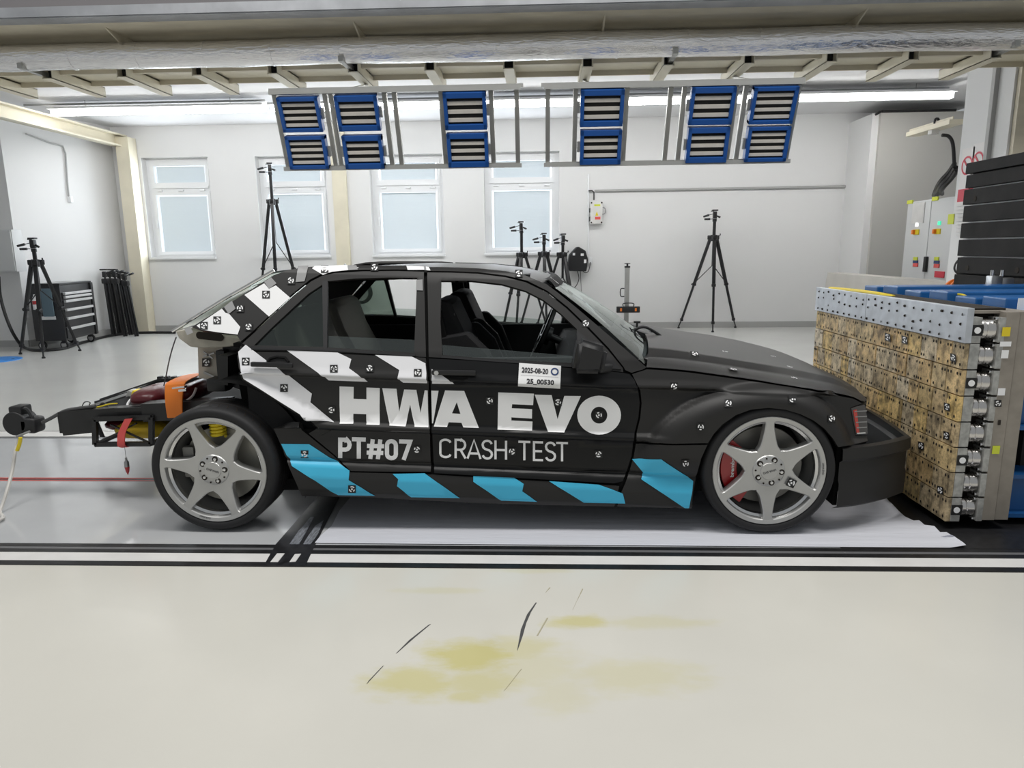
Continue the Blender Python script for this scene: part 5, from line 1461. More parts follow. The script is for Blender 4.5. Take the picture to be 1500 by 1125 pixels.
# black slab wall
psl = atY(1411, 300, 6.0)
sw_ = thing('slab_wall', 'dark steel slab wall of stacked horizontal plates at the right edge', 'wall block', (psl.x + .1, 5.0, 0))
ys = [238, 256, 277, 301, 326, 350, 376, 401, 432]
zsl = [atX(1417 - (i * 1.5), y, psl.x).z for i, y in enumerate(ys)]
part('slab_backing', 'dark_void', sw_, lambda b: b.box((psl.x + .42, 4.95, .6), (.1, 2.0, 1.2)), smooth=0)
for i in range(8):
    z1, z0 = zsl[i], zsl[i + 1]
    yo_ = 6.0 + [.02, .0, .01, -.01, .0, .01, 0, .02][i]
    s_ = part('slab', 'slab_black', sw_, lambda b: b.box((psl.x + .15, (3.95 + yo_) / 2, (z0 + z1) / 2), (.3, yo_ - 3.95, z1 - z0 - .012)), smooth=0, bevel=.004)
    part('spacer', 'strip_white' if i in (1, 2, 3, 4, 5) else 'slab_black', sw_, lambda b: b.box((psl.x + .17, (4.0 + yo_) / 2 + (.03 if i > 2 else -.03), z0 + .001), (.25, yo_ - 4.0 , .012)), smooth=0)
    if i in (2, 6):
        for y in (5.85, 5.25): part('lifting_hole', 'hole_dark', s_, lambda b: b.cyl((psl.x - .003, y, (z0 + z1) / 2 - .02), (psl.x + .002, y, (z0 + z1) / 2 - .02), .022, n=14))
part('slab_lower', 'slab_black', sw_, lambda b: b.box((psl.x + .15, 4.95, zsl[8] / 2), (.3, 2.0, zsl[8])), smooth=0)
oc = atY(1402, 425, 6.02)
tag(part('cable_reel', 'orange', None, lambda b: (b.lathe([(.03, 0), (.10, 0), (.10, .02), (.05, .03), (.05, .06), (.10, .07), (.10, .09), (.03, .09)], (oc.x + .05, 6.05, oc.z - .01), 'Y', 24))), 'orange cable reel beside the black slabs', 'reel')
cable('wire', [atY(1412, 376, 6.1), atY(1402, 383, 6.1), atY(1398, 393, 6.1), atY(1402, 400, 6.1), atY(1410, 402, 6.1)], .008, 'cable_dark', 'short cable loop beside the black slabs')

# =================================================================== LAMP RIG
Rt, Rb = V((0, 5.60, atY(780, 129, 5.60).z)), V((0, 5.82, atY(780, 243, 5.82).z))
ev = (Rb - Rt).normalized(); nz = V((1, 0, 0)).cross(ev).normalized()
if nz.y > 0: nz = -nz
def onrig(px, py): return atP(px, py, Rt, nz)
RR = Matrix((V((1, 0, 0)), -nz, -ev)).transposed()        # local x, depth (away), up
Zr2 = Zm(400, 0, 1 / 3); Zr3 = Zm(800, 0, .266667)
FA = [(Zr2((0, 410), (55, 735)), 0), (Zr2((222, 410), (268, 730)), 0), (Zr2((243, 408), (298, 728)), 0), (Zr2((482, 405), (520, 722)), 0), (Zr2((525, 405), (563, 722)), 0), (Zr2((733, 400), (757, 718)), 0), (Zr2((957, 397), (966, 715)), 0), (Zr2((1071, 395), (1074, 712)), 0)]
FB = [(Zr3((8, 490), (10, 885)), 0), (Zr3((162, 488), (157, 885)), 0), (Zr3((446, 485), (428, 880)), 0), (Zr3((692, 478), (655, 878)), 0), (Zr3((768, 476), (728, 876)), 0), (Zr3((1052, 470), (1003, 872)), 0), (Zr3((1112, 468), (1048, 872)), 0), (Zr3((1400, 450), (1328, 880)), 0)]
for nm, FR, lb in (('lamp_frame', FA, 'left aluminium profile frame carrying three pairs of blue lamps'), ('lamp_frame', FB, 'right aluminium profile frame carrying three pairs of blue lamps')):
    xs_ = []
    for (a, b_), _ in FR:
        x = (onrig(*a).x + onrig(*b_).x) / 2; xs_.append(x)
    zlen = (Rb - Rt).length
    t = thing(nm, lb, 'lamp frame', ((xs_[0] + xs_[-1]) / 2, Rb.y, Rb.z), 'aluminium lamp frames')
    for x in xs_:
        part('upright_profile', 'alu', t, lambda b: (b.bar(V((x, Rt.y, Rt.z)) - nz * .05, V((x, Rb.y, Rb.z)) - nz * .05, .035, .035), b.bar(V((x - .006, Rt.y, Rt.z)) - nz * .031, V((x - .006, Rb.y, Rb.z)) - nz * .031, .006, .003), b.bar(V((x + .006, Rt.y, Rt.z)) - nz * .031, V((x + .006, Rb.y, Rb.z)) - nz * .031, .006, .003)), smooth=0)
    for (p, dz) in ((Rt, .0), (Rb, 0)):
        part('cross_profile', 'alu', t, lambda b: b.bar(V((xs_[0] - .03, p.y, p.z)) - nz * .02, V((xs_[-1] + .03, p.y, p.z)) - nz * .02, .03, .030), smooth=0)
    part('cross_profile', 'alu', t, lambda b: b.bar(V((xs_[0] - .05, Rt.y + .08, Rt.z + .035)), V((xs_[-1] + .05, Rt.y + .08, Rt.z + .035)), .03, .03), smooth=0)
    part('cross_profile', 'alu', t, lambda b: b.bar(V((xs_[0] - .0, Rb.y + .10, Rb.z + .02)), V((xs_[-1] + .0, Rb.y + .10, Rb.z + .02)), .035, .035), smooth=0)
    for x in [p.x for p in tp if xs_[0] + .1 < p.x < xs_[-1] - .1][::2]: part('hanger_bracket', 'alu', t, lambda b: b.bar((x, Rt.y + .10, Rt.z + .03), (x, 6.55, zc - TS / 2 - .005), .03, .02), smooth=0)
LM = [(Zr2((15, 430), (190, 425), (225, 580), (45, 585)), Zr2((50, 600), (225, 597), (248, 742), (75, 742)), 4, 'far left pair'),
      (Zr2((268, 425), (450, 415), (478, 575), (290, 580)), Zr2((300, 597), (470, 595), (495, 740), (320, 742)), 3, 'second pair from the left'),
      (Zr2((745, 408), (935, 402), (940, 570), (757, 575)), Zr2((762, 587), (943, 585), (948, 732), (770, 735)), 3, 'third pair from the left'),
      (Zr3((190, 493), (432, 490), (420, 695), (187, 700)), Zr3((187, 718), (418, 712), (408, 900), (187, 905)), 3, 'third pair from the right'),
      (Zr3((795, 480), (1045, 475), (1020, 688), (785, 688)), Zr3((780, 703), (1010, 698), (990, 890), (768, 895)), 3, 'second pair from the right'),
      (Zr3((1140, 480), (1388, 472), (1355, 683), (1115, 685)), Zr3((1110, 700), (1345, 693), (1318, 885), (1090, 888)), 4, 'far right pair')]
for up_, lo_, nb, lb in LM:
    for qd, wh in ((up_, 'upper'), (lo_, 'lower')):
        ps = [onrig(*p) for p in qd]; c = (ps[0] + ps[1] + ps[2] + ps[3]) / 4
        w = ((ps[1] - ps[0]).length + (ps[2] - ps[3]).length) / 2; h = abs(((ps[3] + ps[2]) / 2 - (ps[0] + ps[1]) / 2).dot(ev))
        c = c + nz * .01
        tilt = Matrix.Rotation(math.radians(4 if wh == 'upper' else -2), 3, 'X')
        R = RR @ tilt
        t = thing('studio_lamp', 'blue boxed strip lamp, %s one of the %s overhead' % (wh, lb), 'lamp', c, 'blue lamps on the overhead rig')
        L_ = lambda x, y, z: c + R @ V((x, y, z))
        bt_ = .028 if nb == 4 else .042
        def hous(b):
            for (x, y, z, sx, sy, sz) in ((-w / 2 + .014, .035, 0, .028, .07, h), (w / 2 - .014, .035, 0, .028, .07, h), (0, .035, h / 2 - bt_ / 2, w, .07, bt_), (0, .035, -h / 2 + bt_ / 2, w, .07, bt_), (0, .085, 0, w - .02, .05, h - .02)):
                b.box(L_(x, y, z), (sx, sy, sz), R)
        part('housing', 'blue_lamp', t, hous, smooth=0, bevel=.003)
        part('lamp_back', 'dark_void', t, lambda b: b.box(L_(0, .045, 0), (w - .05, .02, h - bt_ * 1.6), R), smooth=0)
        hh = h - 2 * bt_; n = nb if nb == 4 else 3
        for k in range(n):
            zz_ = hh / 2 - hh * (k + .62) / (n + .1)
            part('light_strip', 'lamp_bar', t, lambda b: b.box(L_(0, .025, zz_), (w - .06, .02, hh / n * .42), R), smooth=0)
        for sx in (-1, 1):
            part('side_bracket', 'alu', t, lambda b: b.box(L_(sx * (w / 2 + .012), .05, 0), (.02, .03, h * .3), R), smooth=0)
# =================================================================== TRIPODS
def tripod(px, py, label, feet, hc, hh, rz=0.0, leglock=.5, Y=None, spread=None, column=None, feet_px=None):
    """px,py: floor pixel under the head; hc: collar height, hh: head top height; feet: spread radius"""
    fw_ = [atZ(*q) for q in feet_px] if feet_px else None
    base = sum(fw_, V((0, 0, 0))) / 3 if fw_ else atZ(px, py)
    if base.y > 11.72: base = V((atY(px, py, 11.72).x, 11.72, 0))
    t = thing('camera_tripod', label, 'tripod', base, 'camera tripods along the back wall', rz)
    B = lambda name, m, fn, par=t: part(name, m, par, fn, local=True)
    for k in range(3):
        a = 2 * PI * k / 3 - PI / 2
        f_ = V((feet * math.cos(a), feet * math.sin(a), 0.0))
        if fw_: f_ = Matrix.Rotation(-rz, 3, 'Z') @ (V((fw_[k].x, min(fw_[k].y, 12.08), 0)) - base); f_.z = 0; a = math.atan2(f_.y, f_.x)
        top = V((.06 * math.cos(a), .06 * math.sin(a), hc - .03))
        mid = top + (f_ - top) * .5; low = top + (f_ - top) * .9
        def leg(b):
            b.bar(top, mid, .052, .040, bev=.008); b.bar(mid, low, .036, .030, bev=.006); b.cyl(low, f_ + V((0, 0, .035)), .011, n=8)
        lg = B('leg', 'tripod_black', leg)
        B('leg_clamp', 'tripod_black', lambda b: (b.box(mid, (.062, .062, .05), bev=.012), b.box(mid + V((.035 * math.cos(a), .035 * math.sin(a), 0)), (.03, .03, .025), bev=.006)), lg)
        B('leg_clamp', 'tripod_black', lambda b: b.box(low, (.05, .05, .05), bev=.01), lg)
        B('foot', 'rubber', lambda b: b.lathe([(.0, 0), (.022, 0), (.022, .018), (.010, .03), (.010, .045)], (f_.x, f_.y, 0), 'Z', 12), lg)
        B('shoulder', 'tripod_black', lambda b: b.box(top + V((.012 * math.cos(a), .012 * math.sin(a), .01)), (.06, .06, .07), Matrix.Rotation(a, 3, 'Z'), .012), lg)
        hub_z = hc - (hc * .30)
        B('brace', 'tripod_black', lambda b: b.bar((0, 0, hub_z), mid + V((0, 0, .02)), .012, .010), lg)
    B('collar', 'tripod_black', lambda b: (b.cyl((0, 0, hc - .08), (0, 0, hc + .02), .055, .05, 14), b.cyl((0, 0, hc * .70 - .02), (0, 0, hc - .05), .020), b.cyl((.05, 0, hc), (.10, 0, hc + .012), .006), b.cyl((.10, 0, hc + .012), (.10, 0, hc + .04), .009)))
    B('center_column', 'tripod_black', lambda b: b.cyl((0, 0, hc), (0, 0, hh - .17), .026, n=12))
    hd = B('pan_head', 'tripod_black', lambda b: (b.cyl((0, 0, hh - .19), (0, 0, hh - .13), .034, .034, 14), b.box((0, 0, hh - .085), (.06, .07, .11), bev=.014), b.box((.0, 0, hh - .012), (.09, .075, .022), bev=.005), b.box((-.04, 0, hh - .025), (.05, .03, .012), bev=.003)))
    B('head_ring', 'steel', lambda b: b.cyl((0, 0, hh - .150), (0, 0, hh - .142), .0355, n=14), hd)
    B('pan_handle', 'tripod_black', lambda b: (b.cyl((-.03, 0, hh - .07), (-.11, -.02, hh - .09), .005), b.cyl((-.10, -.02, hh - .087), (-.19, -.045, hh - .112), .017, .015)), hd)
    B('pan_handle', 'tripod_black', lambda b: (b.cyl((-.02, 0, hh - .15), (-.09, -.02, hh - .15), .005), b.cyl((-.08, -.02, hh - .15), (-.17, -.03, hh - .152), .017, .015)), hd)
    B('lock_knob', 'tripod_black', lambda b: b.cyl((.03, 0, hh - .10), (.085, -.02, hh - .125), .012, .016), hd)
    return t
def hz(px, py, fx, fy):
    """height of pixel above the floor point fx,fy"""
    b = atZ(fx, fy); return atY(px, py, min(b.y, 11.72)).z
tripod(63, 518, 'black camera tripod in front of the tool trolley by the left wall', .48, hz(60, 382, 63, 518), hz(55, 348, 63, 518), feet_px=[(30, 519), (64, 525), (117, 514)])
tripod(413, 487, 'tall black camera tripod with raised column before the second window', .50, hz(411, 293, 413, 487), hz(408, 238, 413, 487), rz=.25)
tripod(765, 484, 'leftmost black tripod of the three behind the car roof', .46, hz(762, 371, 765, 484), hz(760, 324, 765, 484), rz=-.2)
tripod(797, 482, 'middle black tripod of the three behind the car roof', .46, hz(793, 370, 797, 482), hz(792, 341, 797, 482), rz=.1)
tripod(824, 482, 'rightmost black tripod of the three behind the car roof', .46, hz(815, 371, 824, 482), hz(815, 342, 824, 482), rz=.45)
tripod(1040, 481, 'black camera tripod standing alone before the plain white wall', .50, hz(1040, 346, 1040, 481), hz(1040, 307, 1040, 481), feet_px=[(991, 479), (1044, 486.5), (1074, 479)])
# folded tripods leaning on the wall
LB = ('leftmost', 'second from the left', 'middle', 'second from the right', 'rightmost')
for k in range(5):
    fx = 167 + k * 8.2; ft = atZ(fx, 492.5 - (k % 2) * 2); top = atY(152 + k * 7.2, 395 + (3 if k in (3,) else 0) + (4 if k == 4 else 0), ft.y + .03)
    ax = (top - ft); L = ax.length; ax.normalize()
    t = thing('folded_tripod', 'folded black tripod leaning by the corner column, %s of five' % LB[k], 'tripod', ft, 'folded tripods in the corner')
    for j in range(3):
        a = 2 * PI * j / 3 + .4; o_ = V((math.cos(a), math.sin(a), 0)) * .022
        part('leg', 'tripod_black', t, lambda b: (b.bar(ft + o_ + V((0, 0, .03)), ft + o_ + ax * L * .82, .036, .034, bev=.007), b.box(ft + o_ + ax * .1, (.036, .036, .05), bev=.008), b.box(ft + o_ + ax * .17, (.036, .036, .04), bev=.008), b.cyl(ft + o_ + V((0, 0, .0)), ft + o_ + V((0, 0, .04)), .016, n=10)))
    part('collar', 'tripod_black', t, lambda b: (b.box(ft + ax * L * .83, (.10, .09, .09), bev=.02), b.cyl(ft + ax * L * .5, ft + ax * L * .9, .016)))
    part('pan_head', 'tripod_black', t, lambda b: (b.box(ft + ax * L * .93, (.06, .06, .10), bev=.015), b.box(top, (.11, .07, .025), bev=.006)))
    part('pan_handle', 'tripod_black', t, lambda b: (b.cyl(ft + ax * L * .93, ft + ax * L * .93 + V((.14, -.03, .05)), .006), b.cyl(ft + ax * L * .93 + V((.10, -.02, .035)), ft + ax * L * .93 + V((.18, -.04, .06)), .016)))
    part('steel_tube', 'steel', t, lambda b: b.bar(ft + ax * L * .58 + V((.0, -.035, 0)), ft + ax * L * .76 + V((.0, -.035, 0)), .008, .004))

# =================================================================== TOOL TROLLEY
a0 = atZ(58, 508); a1 = atZ(99, 512); a2 = atZ(143, 500)
ux = (V((a2.x, a2.y, 0)) - V((a1.x, a1.y, 0))); wF = ux.length; ux.normalize()
uy = V((-ux.y, ux.x, 0))
if uy.dot(V((a0.x - a1.x, a0.y - a1.y, 0))) < 0: uy = -uy
dS = .42
zt_ = atY(95, 418, a1.y).z; zb_ = .13
Rv = Matrix((ux, uy, V((0, 0, 1)))).transposed()
org = V((a1.x, a1.y, 0))
TL = lambda x, y, z: org + ux * x + uy * y + V((0, 0, z))
t = thing('tool_trolley', 'black tool trolley with silver drawer handles by the left wall', 'trolley', TL(wF / 2, dS / 2, 0))
part('body', 'trolley_black', t, lambda b: b.box(TL(wF / 2, dS / 2, (zt_ + zb_) / 2), (wF, dS, zt_ - zb_), Rv, .012), smooth=30)
part('corner_post', 'plastic_black', t, lambda b: b.box(TL(wF - .03, -.012, (zt_ + zb_) / 2), (.07, .04, zt_ - zb_ + .01), Rv, .01), smooth=30)
part('top_edge', 'plastic_black', t, lambda b: (b.box(TL(wF / 2, dS / 2, zt_ + .012), (wF + .02, dS + .02, .03), Rv, .01)), smooth=30)
part('top_tray', 'steel', t, lambda b: b.box(TL(wF / 2, dS / 2, zt_ + .028), (wF - .08, dS - .08, .006), Rv), smooth=0)
zlist = [0, .09, .16, .24, .41, .58, .78, 1.0]
for i in range(7):
    za = zt_ - .04 - (zt_ - zb_ - .06) * zlist[i]; zb2 = za - (zt_ - zb_ - .06) * ((zlist + [1.1])[i + 1] - zlist[i]) + .01
    if i == 0: continue
    d_ = part('drawer', 'trolley_black', t, lambda b: b.box(TL(wF / 2 - .03, -.008, (za + zb2) / 2), (wF - .12, .02, za - zb2), Rv, .003), smooth=0)
    part('drawer_handle', 'drawer_silver', d_, lambda b: b.box(TL(wF / 2 - .03, -.03, za - .016), (wF - .14, .04, .036), Rv, .006), smooth=0)
for (x, y) in ((.06, .06), (wF - .06, .06), (.06, dS - .06), (wF - .06, dS - .06)):
    cs = part('caster', 'plastic_black', t, lambda b: (b.lathe([(.0, -.018), (.055, -.018), (.062, -.010), (.062, .010), (.055, .018), (.0, .018)], TL(x, y, .062), 'Y', 18), b.box(TL(x, y, .11), (.05, .05, .05), Rv, .006)))
    part('caster_hub', 'drawer_silver', cs, lambda b: b.cyl(TL(x, y, .062) + V((0, -.021, 0)), TL(x, y, .062) + V((0, .021, 0)), .038, n=16))
part('side_label', 'marker_white', t, lambda b: b.box(TL(-.004, .20, zt_ * .50), (.004, .20, .05), Rv), smooth=0)
tag(part('towel', 'cloth_blue', None, lambda b: (b.box(TL(-.02, .18, zt_ * .74), (.03, .15, .40), Rv, .012))), 'grey-blue towel hanging on the side of the tool trolley', 'towel')
bt0 = TL(-.04, .33, zt_ * .74)
tb_ = thing('spray_bottle', 'white and red bottle hung beside the towel on the tool trolley', 'bottle', bt0)
part('bottle_body', 'marker_white', tb_, lambda b: b.lathe([(.0, 0), (.035, .005), (.035, .16), (.015, .20), (.015, .22)], bt0 - V((0, 0, .1)), 'Z', 14))
part('bottle_band', 'caliper_red', tb_, lambda b: b.cyl(bt0 + V((0, 0, -.02)), bt0 + V((0, 0, .03)), .0365, n=14))
# =================================================================== LEFT SIDE BITS
pl0 = atY(-20, 366, ye - .02)
xe0, xe1 = atY(-60, 366, ye - .1).x, atY(28, 366, ye - .1).x
zz0, zz1 = atY(10, 398, ye - .2).z, atY(10, 336, ye - .2).z
t = thing('wall_cabinet', 'pale grey wall cabinet at the left edge above a black cable', 'cabinet', ((xe0 + xe1) / 2, ye - .12, zz0))
part('cabinet_body', 'cabinet_grey', t, lambda b: b.box(((xe0 + xe1) / 2, ye - .1, (zz0 + zz1) / 2), (xe1 - xe0, .2, zz1 - zz0), bev=.008), smooth=30)
part('cabinet_door', 'cabinet_grey', t, lambda b: b.box(((xe0 + xe1) / 2, ye - .205, (zz0 + zz1) / 2), (xe1 - xe0 - .03, .015, zz1 - zz0 - .03), bev=.004), smooth=30)
cable('floor_cable', [atY(-2, 405, ye - .1), atY(0, 432, ye - .15), atY(8, 462, ye - .3), atY(20, 490, ye - .4), atZ(34, 508, .02), atZ(52, 513, .02), atZ(90, 511, .02), atZ(120, 502, .02), atZ(160, 492, .02), atZ(200, 487.5, .02), atZ(257, 487, .02)], .022, 'cable_black', 'thick black cable from the wall cabinet along the left baseboard')
bd = atZ(-4, 527.5)
t = thing('floor_cover', 'round blue cover plate on the floor at the left edge', 'cover', (bd.x, bd.y, .0))
part('cover_disc', 'mat_blue', t, lambda b: b.lathe([(.0, .012), (.26, .012), (.275, .008), (.28, .0)], (bd.x, bd.y, 0), 'Z', 40))
part('cover_bolt', 'hole_dark', t, lambda b: b.cyl((bd.x + .2, bd.y + .02, .0125), (bd.x + .2, bd.y + .02, .014), .02, n=10))
# conduit + plug on left wall
lw = lambda px, py: atP(px, py, V((xe, ye, 0)) + nrm * .02, nrm)
conduit('conduit', [lw(38, 196), lw(72, 209), lw(92, 214), lw(96, 225), lw(99, 270), lw(101, 288)], .012, 'baseboard_grey', 'grey conduit bending down the left wall to a small socket', smooth_n=0)
tag(part('wall_socket', 'window_white', None, lambda b: b.box(lw(103, 292), (.06, .06, .10), bev=.01)), 'small white socket at the end of the left wall conduit', 'socket')

# =================================================================== BACK WALL THINGS
WY = YB - .01
def wb(px, py, y=WY): return atY(px, py, y)
c = wb(873, 312); 
t = thing('switch_box', 'pale grey wall switch box with warning sticker right of the windows', 'switch box', c)
part('box_body', 'strip_white', t, lambda b: b.box(c + V((0, -.06, 0)), (.20, .13, .36), bev=.012), smooth=30)
part('box_knob', 'cable_dark', t, lambda b: (b.box(c + V((-.11, -.06, .04)), (.02, .05, .07)), b.box(c + V((-.11, -.06, -.10)), (.02, .05, .08))), smooth=0)
part('box_loop', 'steel', t, lambda b: b.tube(crom([c + V((.1, -.06, .09)), c + V((.15, -.06, .06)), c + V((.15, -.06, .0)), c + V((.1, -.06, -.03))]), .01, 6))
part('box_label', 'lime', t, lambda b: b.box(c + V((.01, -.127, .12)), (.1, .003, .03)), smooth=0)
part('warning_sticker', 'yellow', t, lambda b: b.prism([(c.x - .02, c.z - .05), (c.x + .03, c.z - .05), (c.x + .005, c.z + .02)], c.y - .128, c.y - .125, 'Y'), smooth=0)
part('red_label', 'coral', t, lambda b: b.box(c + V((.02, -.127, -.09)), (.09, .003, .045)), smooth=0)
for (sx, sz) in ((-1, -1), (1, -1), (-1, 1), (1, 1)): part('box_screw', 'hole_dark', t, lambda b: b.cyl(c + V((sx * .085, -.124, sz * .16)), c + V((sx * .085, -.13, sz * .16)), .014, n=10))
conduit('conduit', [wb(870, 293, WY - .03), wb(870, 282, WY - .03), wb(867, 279, WY - .03), wb(862, 279.5, WY - .03)], .012, 'cable_dark', 'short dark pipe bend above the wall switch box')
conduit('conduit', [wb(871, 279.5, WY - .02), wb(1276, 272.5, WY - .02)], .020, 'baseboard_grey', 'long grey horizontal conduit on the plain back wall')
conduit('cable_duct', [wb(862, 255, WY), wb(862, 372, WY)], .014, 'window_white', 'thin white vertical duct behind the wall switch box', 'duct')
c = wb(846, 380)
t = thing('cord_reel', 'black wall-mounted cord reel with hanging cables beside sockets', 'reel', c)
part('reel_body', 'plastic_black', t, lambda b: (b.prism([(c.x + x * .17, c.z + z * .21) for x, z in ((-.9, -.9), (.85, -.95), (1, .0), (.75, .7), (.1, 1.0), (-.2, 1.0), (-.9, .4), (-1.0, -.3))], c.y - .16, c.y, 'Y'),), bevel=.02)
part('reel_badge', 'marker_white', t, lambda b: (b.box(c + V((.07, -.165, .08)), (.05, .006, .04)), b.box(c + V((-.07, -.165, .09)), (.04, .006, .04)), b.box(c + V((.12, -.165, -.03)), (.04, .006, .06))), smooth=0)
part('reel_lead', 'cable_dark', t, lambda b: (b.tube(crom([wb(838, 383, WY - .06), wb(830, 402, WY - .06), wb(834, 420, WY - .06), wb(842, 421, WY - .06), wb(848, 408, WY - .06), wb(844, 392, WY - .06)]), .008, 6), b.tube(crom([wb(851, 392, WY - .06), wb(856, 399, WY - .06), wb(862, 397, WY - .06), wb(865, 384, WY - .06)]), .008, 6), b.tube([wb(850, 392, WY - .03), wb(852, 436, WY - .03)], .005, 5)))
tag(part('wall_socket', 'window_white', None, lambda b: (b.box(wb(857.5, 382.5, WY - .02), (.09, .05, .09), bev=.01))), 'white wall socket next to the black cord reel', 'socket')
tag(part('wall_socket', 'window_white', None, lambda b: (b.box(wb(864.5, 381, WY - .02), (.07, .07, .10), bev=.01))), 'white wall socket with plugged lead, right of the other', 'socket')
# measuring column
mb0 = atZ(917, 486); 
xm, ym = mb0.x, mb0.y
zt2 = atY(915, 392, ym).z
t = thing('sensor_column', 'aluminium column with black sensor bar standing behind the bonnet', 'sensor stand', (xm, ym, 0))
part('column', 'alu', t, lambda b: b.box((xm, ym, zt2 / 2), (.075, .06, zt2), bev=.006))
part('column_cap', 'plastic_black', t, lambda b: (b.box((xm, ym, zt2 + .012), (.085, .07, .025)), b.cyl((xm, ym, zt2 + .02), (xm, ym, zt2 + .06), .015), b.box((xm, ym, zt2 + .065), (.09, .05, .012))))
part('base_plate', 'plastic_black', t, lambda b: b.box((xm, ym, .015), (.4, .4, .03), bev=.01))
zb3 = atY(917, 453, ym).z
sb = part('sensor_bar', 'plastic_black', t, lambda b: b.box((xm + .02, ym - .06, zb3), (.38, .07, .10), bev=.01))
part('sensor_light', 'orange', sb, lambda b: (b.box((xm - .10, ym - .098, zb3), (.03, .006, .05)), b.box((xm + .14, ym - .098, zb3), (.03, .006, .05))), smooth=0)
part('handle', 'plastic_black', t, lambda b: (b.tube(crom([(xm - .06, ym - .06, zb3 + .05), (xm - .055, ym - .06, zb3 + .10), (xm + .1, ym - .06, zb3 + .10), (xm + .105, ym - .06, zb3 + .05)]), .009, 6), b.tube(crom([(xm - .04, ym, zb3 + .34), (xm - .10, ym, zb3 + .33), (xm - .10, ym, zb3 + .22), (xm - .04, ym, zb3 + .21)]), .009, 6)))
t0 = atY(932, 475, ym - .1)
# =================================================================== CONTROL CABINET, SIGNS
XCb = atY(1330, 340, 10.2).x
def cb(px, py): return atX(px, py, XCb)
p1, p2, p3 = cb(1330, 300), cb(1365, 296), cb(1393, 292)
zt3 = cb(1330, 296).z
t = thing('control_cabinet', 'pale grey two-door electrical cabinet with emergency switches at the right', 'cabinet', (XCb + .25, (p1.y + p3.y) / 2, 0))
yN3 = p3.y - .35
part('cabinet_body', 'cabinet_grey', t, lambda b: b.box((XCb + .27, (p1.y + yN3) / 2, zt3 / 2), (.5, p1.y - yN3, zt3)), smooth=0)
for (ya_, yb_, k) in ((p2.y, p1.y, 0), (yN3, p2.y, 1)):
    dr = part('cabinet_door', 'cabinet_grey', t, lambda b: b.box((XCb + .01, (ya_ + yb_) / 2, zt3 / 2 + .02), (.025, yb_ - ya_ - .012, zt3 - .06)), smooth=0, bevel=.004)
    for nm, m, q, sz in (('warning_label', 'lime', ((1334, 296), (1371, 291))[k], (.14, .05)), ('indicator_light', ('white_light', 'green_light')[k], ((1344, 329), (1377, 327))[k], (.06, .05)),
                         ('rotary_switch', 'yellow', ((1343, 340), (1374, 339))[k], (.14, .07)), ('warning_label', 'lime', ((1342, 379), (1373, 379))[k], (.1, .045)), ('blue_label', 'navy', ((1342, 383.5), (1373, 384))[k], (.12, .04)), ('red_label', 'coral', ((1342, 388), (1373, 389.5))[k], (.12, .05))):
        p = cb(*q); part(nm, m, dr, lambda b: b.box((XCb - .006, p.y, p.z), (.02, sz[0], sz[1]), bev=.003), smooth=0)
    p = cb(*((1341, 340), (1372, 339))[k]); part('switch_grip', 'orange', dr, lambda b: b.box((XCb - .03, p.y, p.z), (.04, .04, .06), bev=.008))
p = cb(1346, 312); part('vent_grille', 'strip_white', t, lambda b: (b.box((XCb - .006, p.y, p.z), (.015, .30, .27)), [b.box((XCb - .015, p.y, p.z - .1 + k * .022), (.006, .26, .008)) for k in range(10)]), smooth=0)
p = cb(1358, 387); part('door_handle', 'cable_black', t, lambda b: b.box((XCb - .02, p.y, p.z), (.04, .06, .20), bev=.01))
p = cb(1377, 402); part('red_plate', 'sign_red', t, lambda b: b.box((XCb - .006, p.y, p.z), (.012, .22, .08)), smooth=0)
for k, (e_, m_) in enumerate(((0, 0), (5, 2), (9, 4))):
    cable('supply_cable', [atY(1398 + m_, 240 + e_, 8.6), atY(1390 + m_, 252 + e_, 8.8), atY(1376 + m_, 268 + e_, 9.1), atX(1368 + k * 6, 286 - k, XCb + .2)], .028, 'cable_black', 'black supply cable sagging to the control cabinet top, %s of three' % ('uppermost', 'middle', 'lowest')[k])
# bracket tray arm
pa, pb = atY(1337, 197, 9.3), atY(1402, 178, 8.2)
t = thing('cable_bracket', 'cream cable bracket arm beside the white column, above the cabinet', 'bracket', pa)
part('arm', 'cream_steel', t, lambda b: b.bar(pa, pb, .16, .05), smooth=0)
part('arm_lip', 'cream_dark', t, lambda b: b.bar(pa + V((0, .08, .04)), pb + V((0, .08, .04)), .01, .06), smooth=0)
part('arm_box', 'strip_white', t, lambda b: b.box(atY(1368, 190, 8.7), (.09, .09, .10), bev=.008))
part('arm_cable', 'cable_black', t, lambda b: b.tube(crom([atY(1369, 181, 8.7), atY(1370, 175, 8.7), atY(1374, 174, 8.7), atY(1376, 180, 8.7)]), .014, 7))
part('arm_cable', 'cable_black', t, lambda b: (b.tube(crom([atY(1380, 198, 8.6), atY(1390, 200, 8.6), atY(1396, 212, 8.6), atY(1398, 244, 8.6)]), .02, 7)))
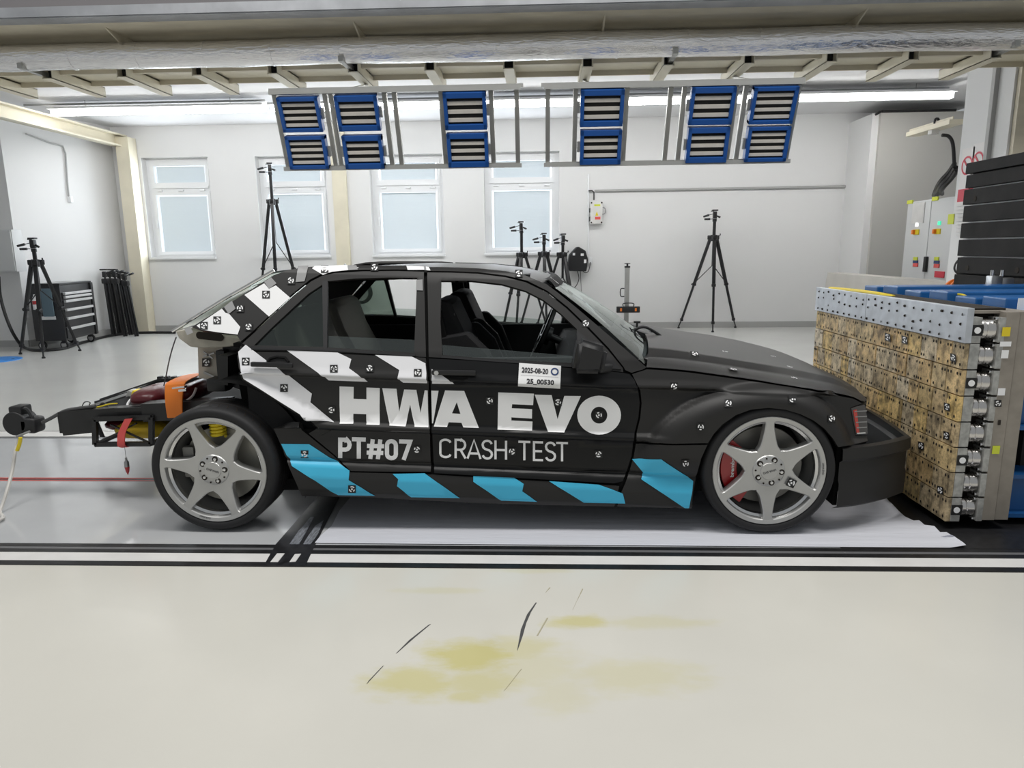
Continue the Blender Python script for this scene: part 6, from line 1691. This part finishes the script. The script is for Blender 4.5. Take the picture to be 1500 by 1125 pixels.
# prohibition signs on the column
XS = pc.x - .006
def sg(px, py): return atX(px, py, XS)
s0, s1 = sg(1408, 233), sg(1424, 268)
for nm, (x0, y0, x1, y1), lb in (('prohibition_sign', (1409, 236, 1423, 268), 'red and white prohibition sign, left of the two on the white column'), ('prohibition_sign', (1425, 229, 1439, 262), 'red and white prohibition sign, right of the two, half hidden by slabs')):
    a = sg(x0, y0); b2 = sg(x1, y1); cy_, cz_ = (a.y + b2.y) / 2, (a.z + b2.z) / 2; hy, hz_ = abs(a.y - b2.y) / 2, abs(a.z - b2.z) / 2
    hy = min(hy, .2); hz_ = .24
    t = thing(nm, lb, 'sign', (XS, cy_, cz_ - hz_), 'prohibition signs on the column')
    part('sign_board', 'sign_white', t, lambda b: b.box((XS, cy_, cz_ - .04), (.004, hy * 2, hz_ * 2.2)), smooth=0)
    r_ = min(hy * .9, .18)
    part('sign_ring', 'sign_red', t, lambda b: b.lathe([(r_, -.004), (r_ * .78, -.004)], (XS, cy_, cz_ + .06), 'X', 28), fix=False)
    part('sign_slash', 'sign_red', t, lambda b: b.bar((XS - .005, cy_ + r_ * .6, cz_ + .06 + r_ * .6), (XS - .005, cy_ - r_ * .6, cz_ + .06 - r_ * .6), .004, r_ * .2, up=(0, -.7, .7)), smooth=0)
    part('sign_caption', 'sign_red', t, lambda b: b.box((XS - .004, cy_, cz_ - .22), (.003, hy * 2, .12)), smooth=0)
tag(part('wall_tag', 'lime', None, lambda b: b.box(sg(1393, 321), (.006, .1, .10)), smooth=0), 'small yellow-green tag on the white column', 'tag')
tag(part('vent_strip', 'strip_white', None, lambda b: [b.box(sg(1409, 300 + k * 5.5), (.02, .16, .018)) for k in range(9)] and None, smooth=0), 'cream slatted vent strip on the white column behind the slabs', 'vent')
# pipes hanging inside view through car window
cc_ = wb(530, 428); 
o = part('hose_coil', 'cable_dark', None, lambda b: [b.tube([cc_ + V((.19 * math.cos(2 * PI * i / 24) * (1 - k * .06), -.05 - .02 * k, .19 * math.sin(2 * PI * i / 24) * (1 - k * .06))) for i in range(25)], .014, 6) for k in range(4)] and None)
tag(o, 'dark coil of hose hung on the back wall seen through the rear window', 'coil')
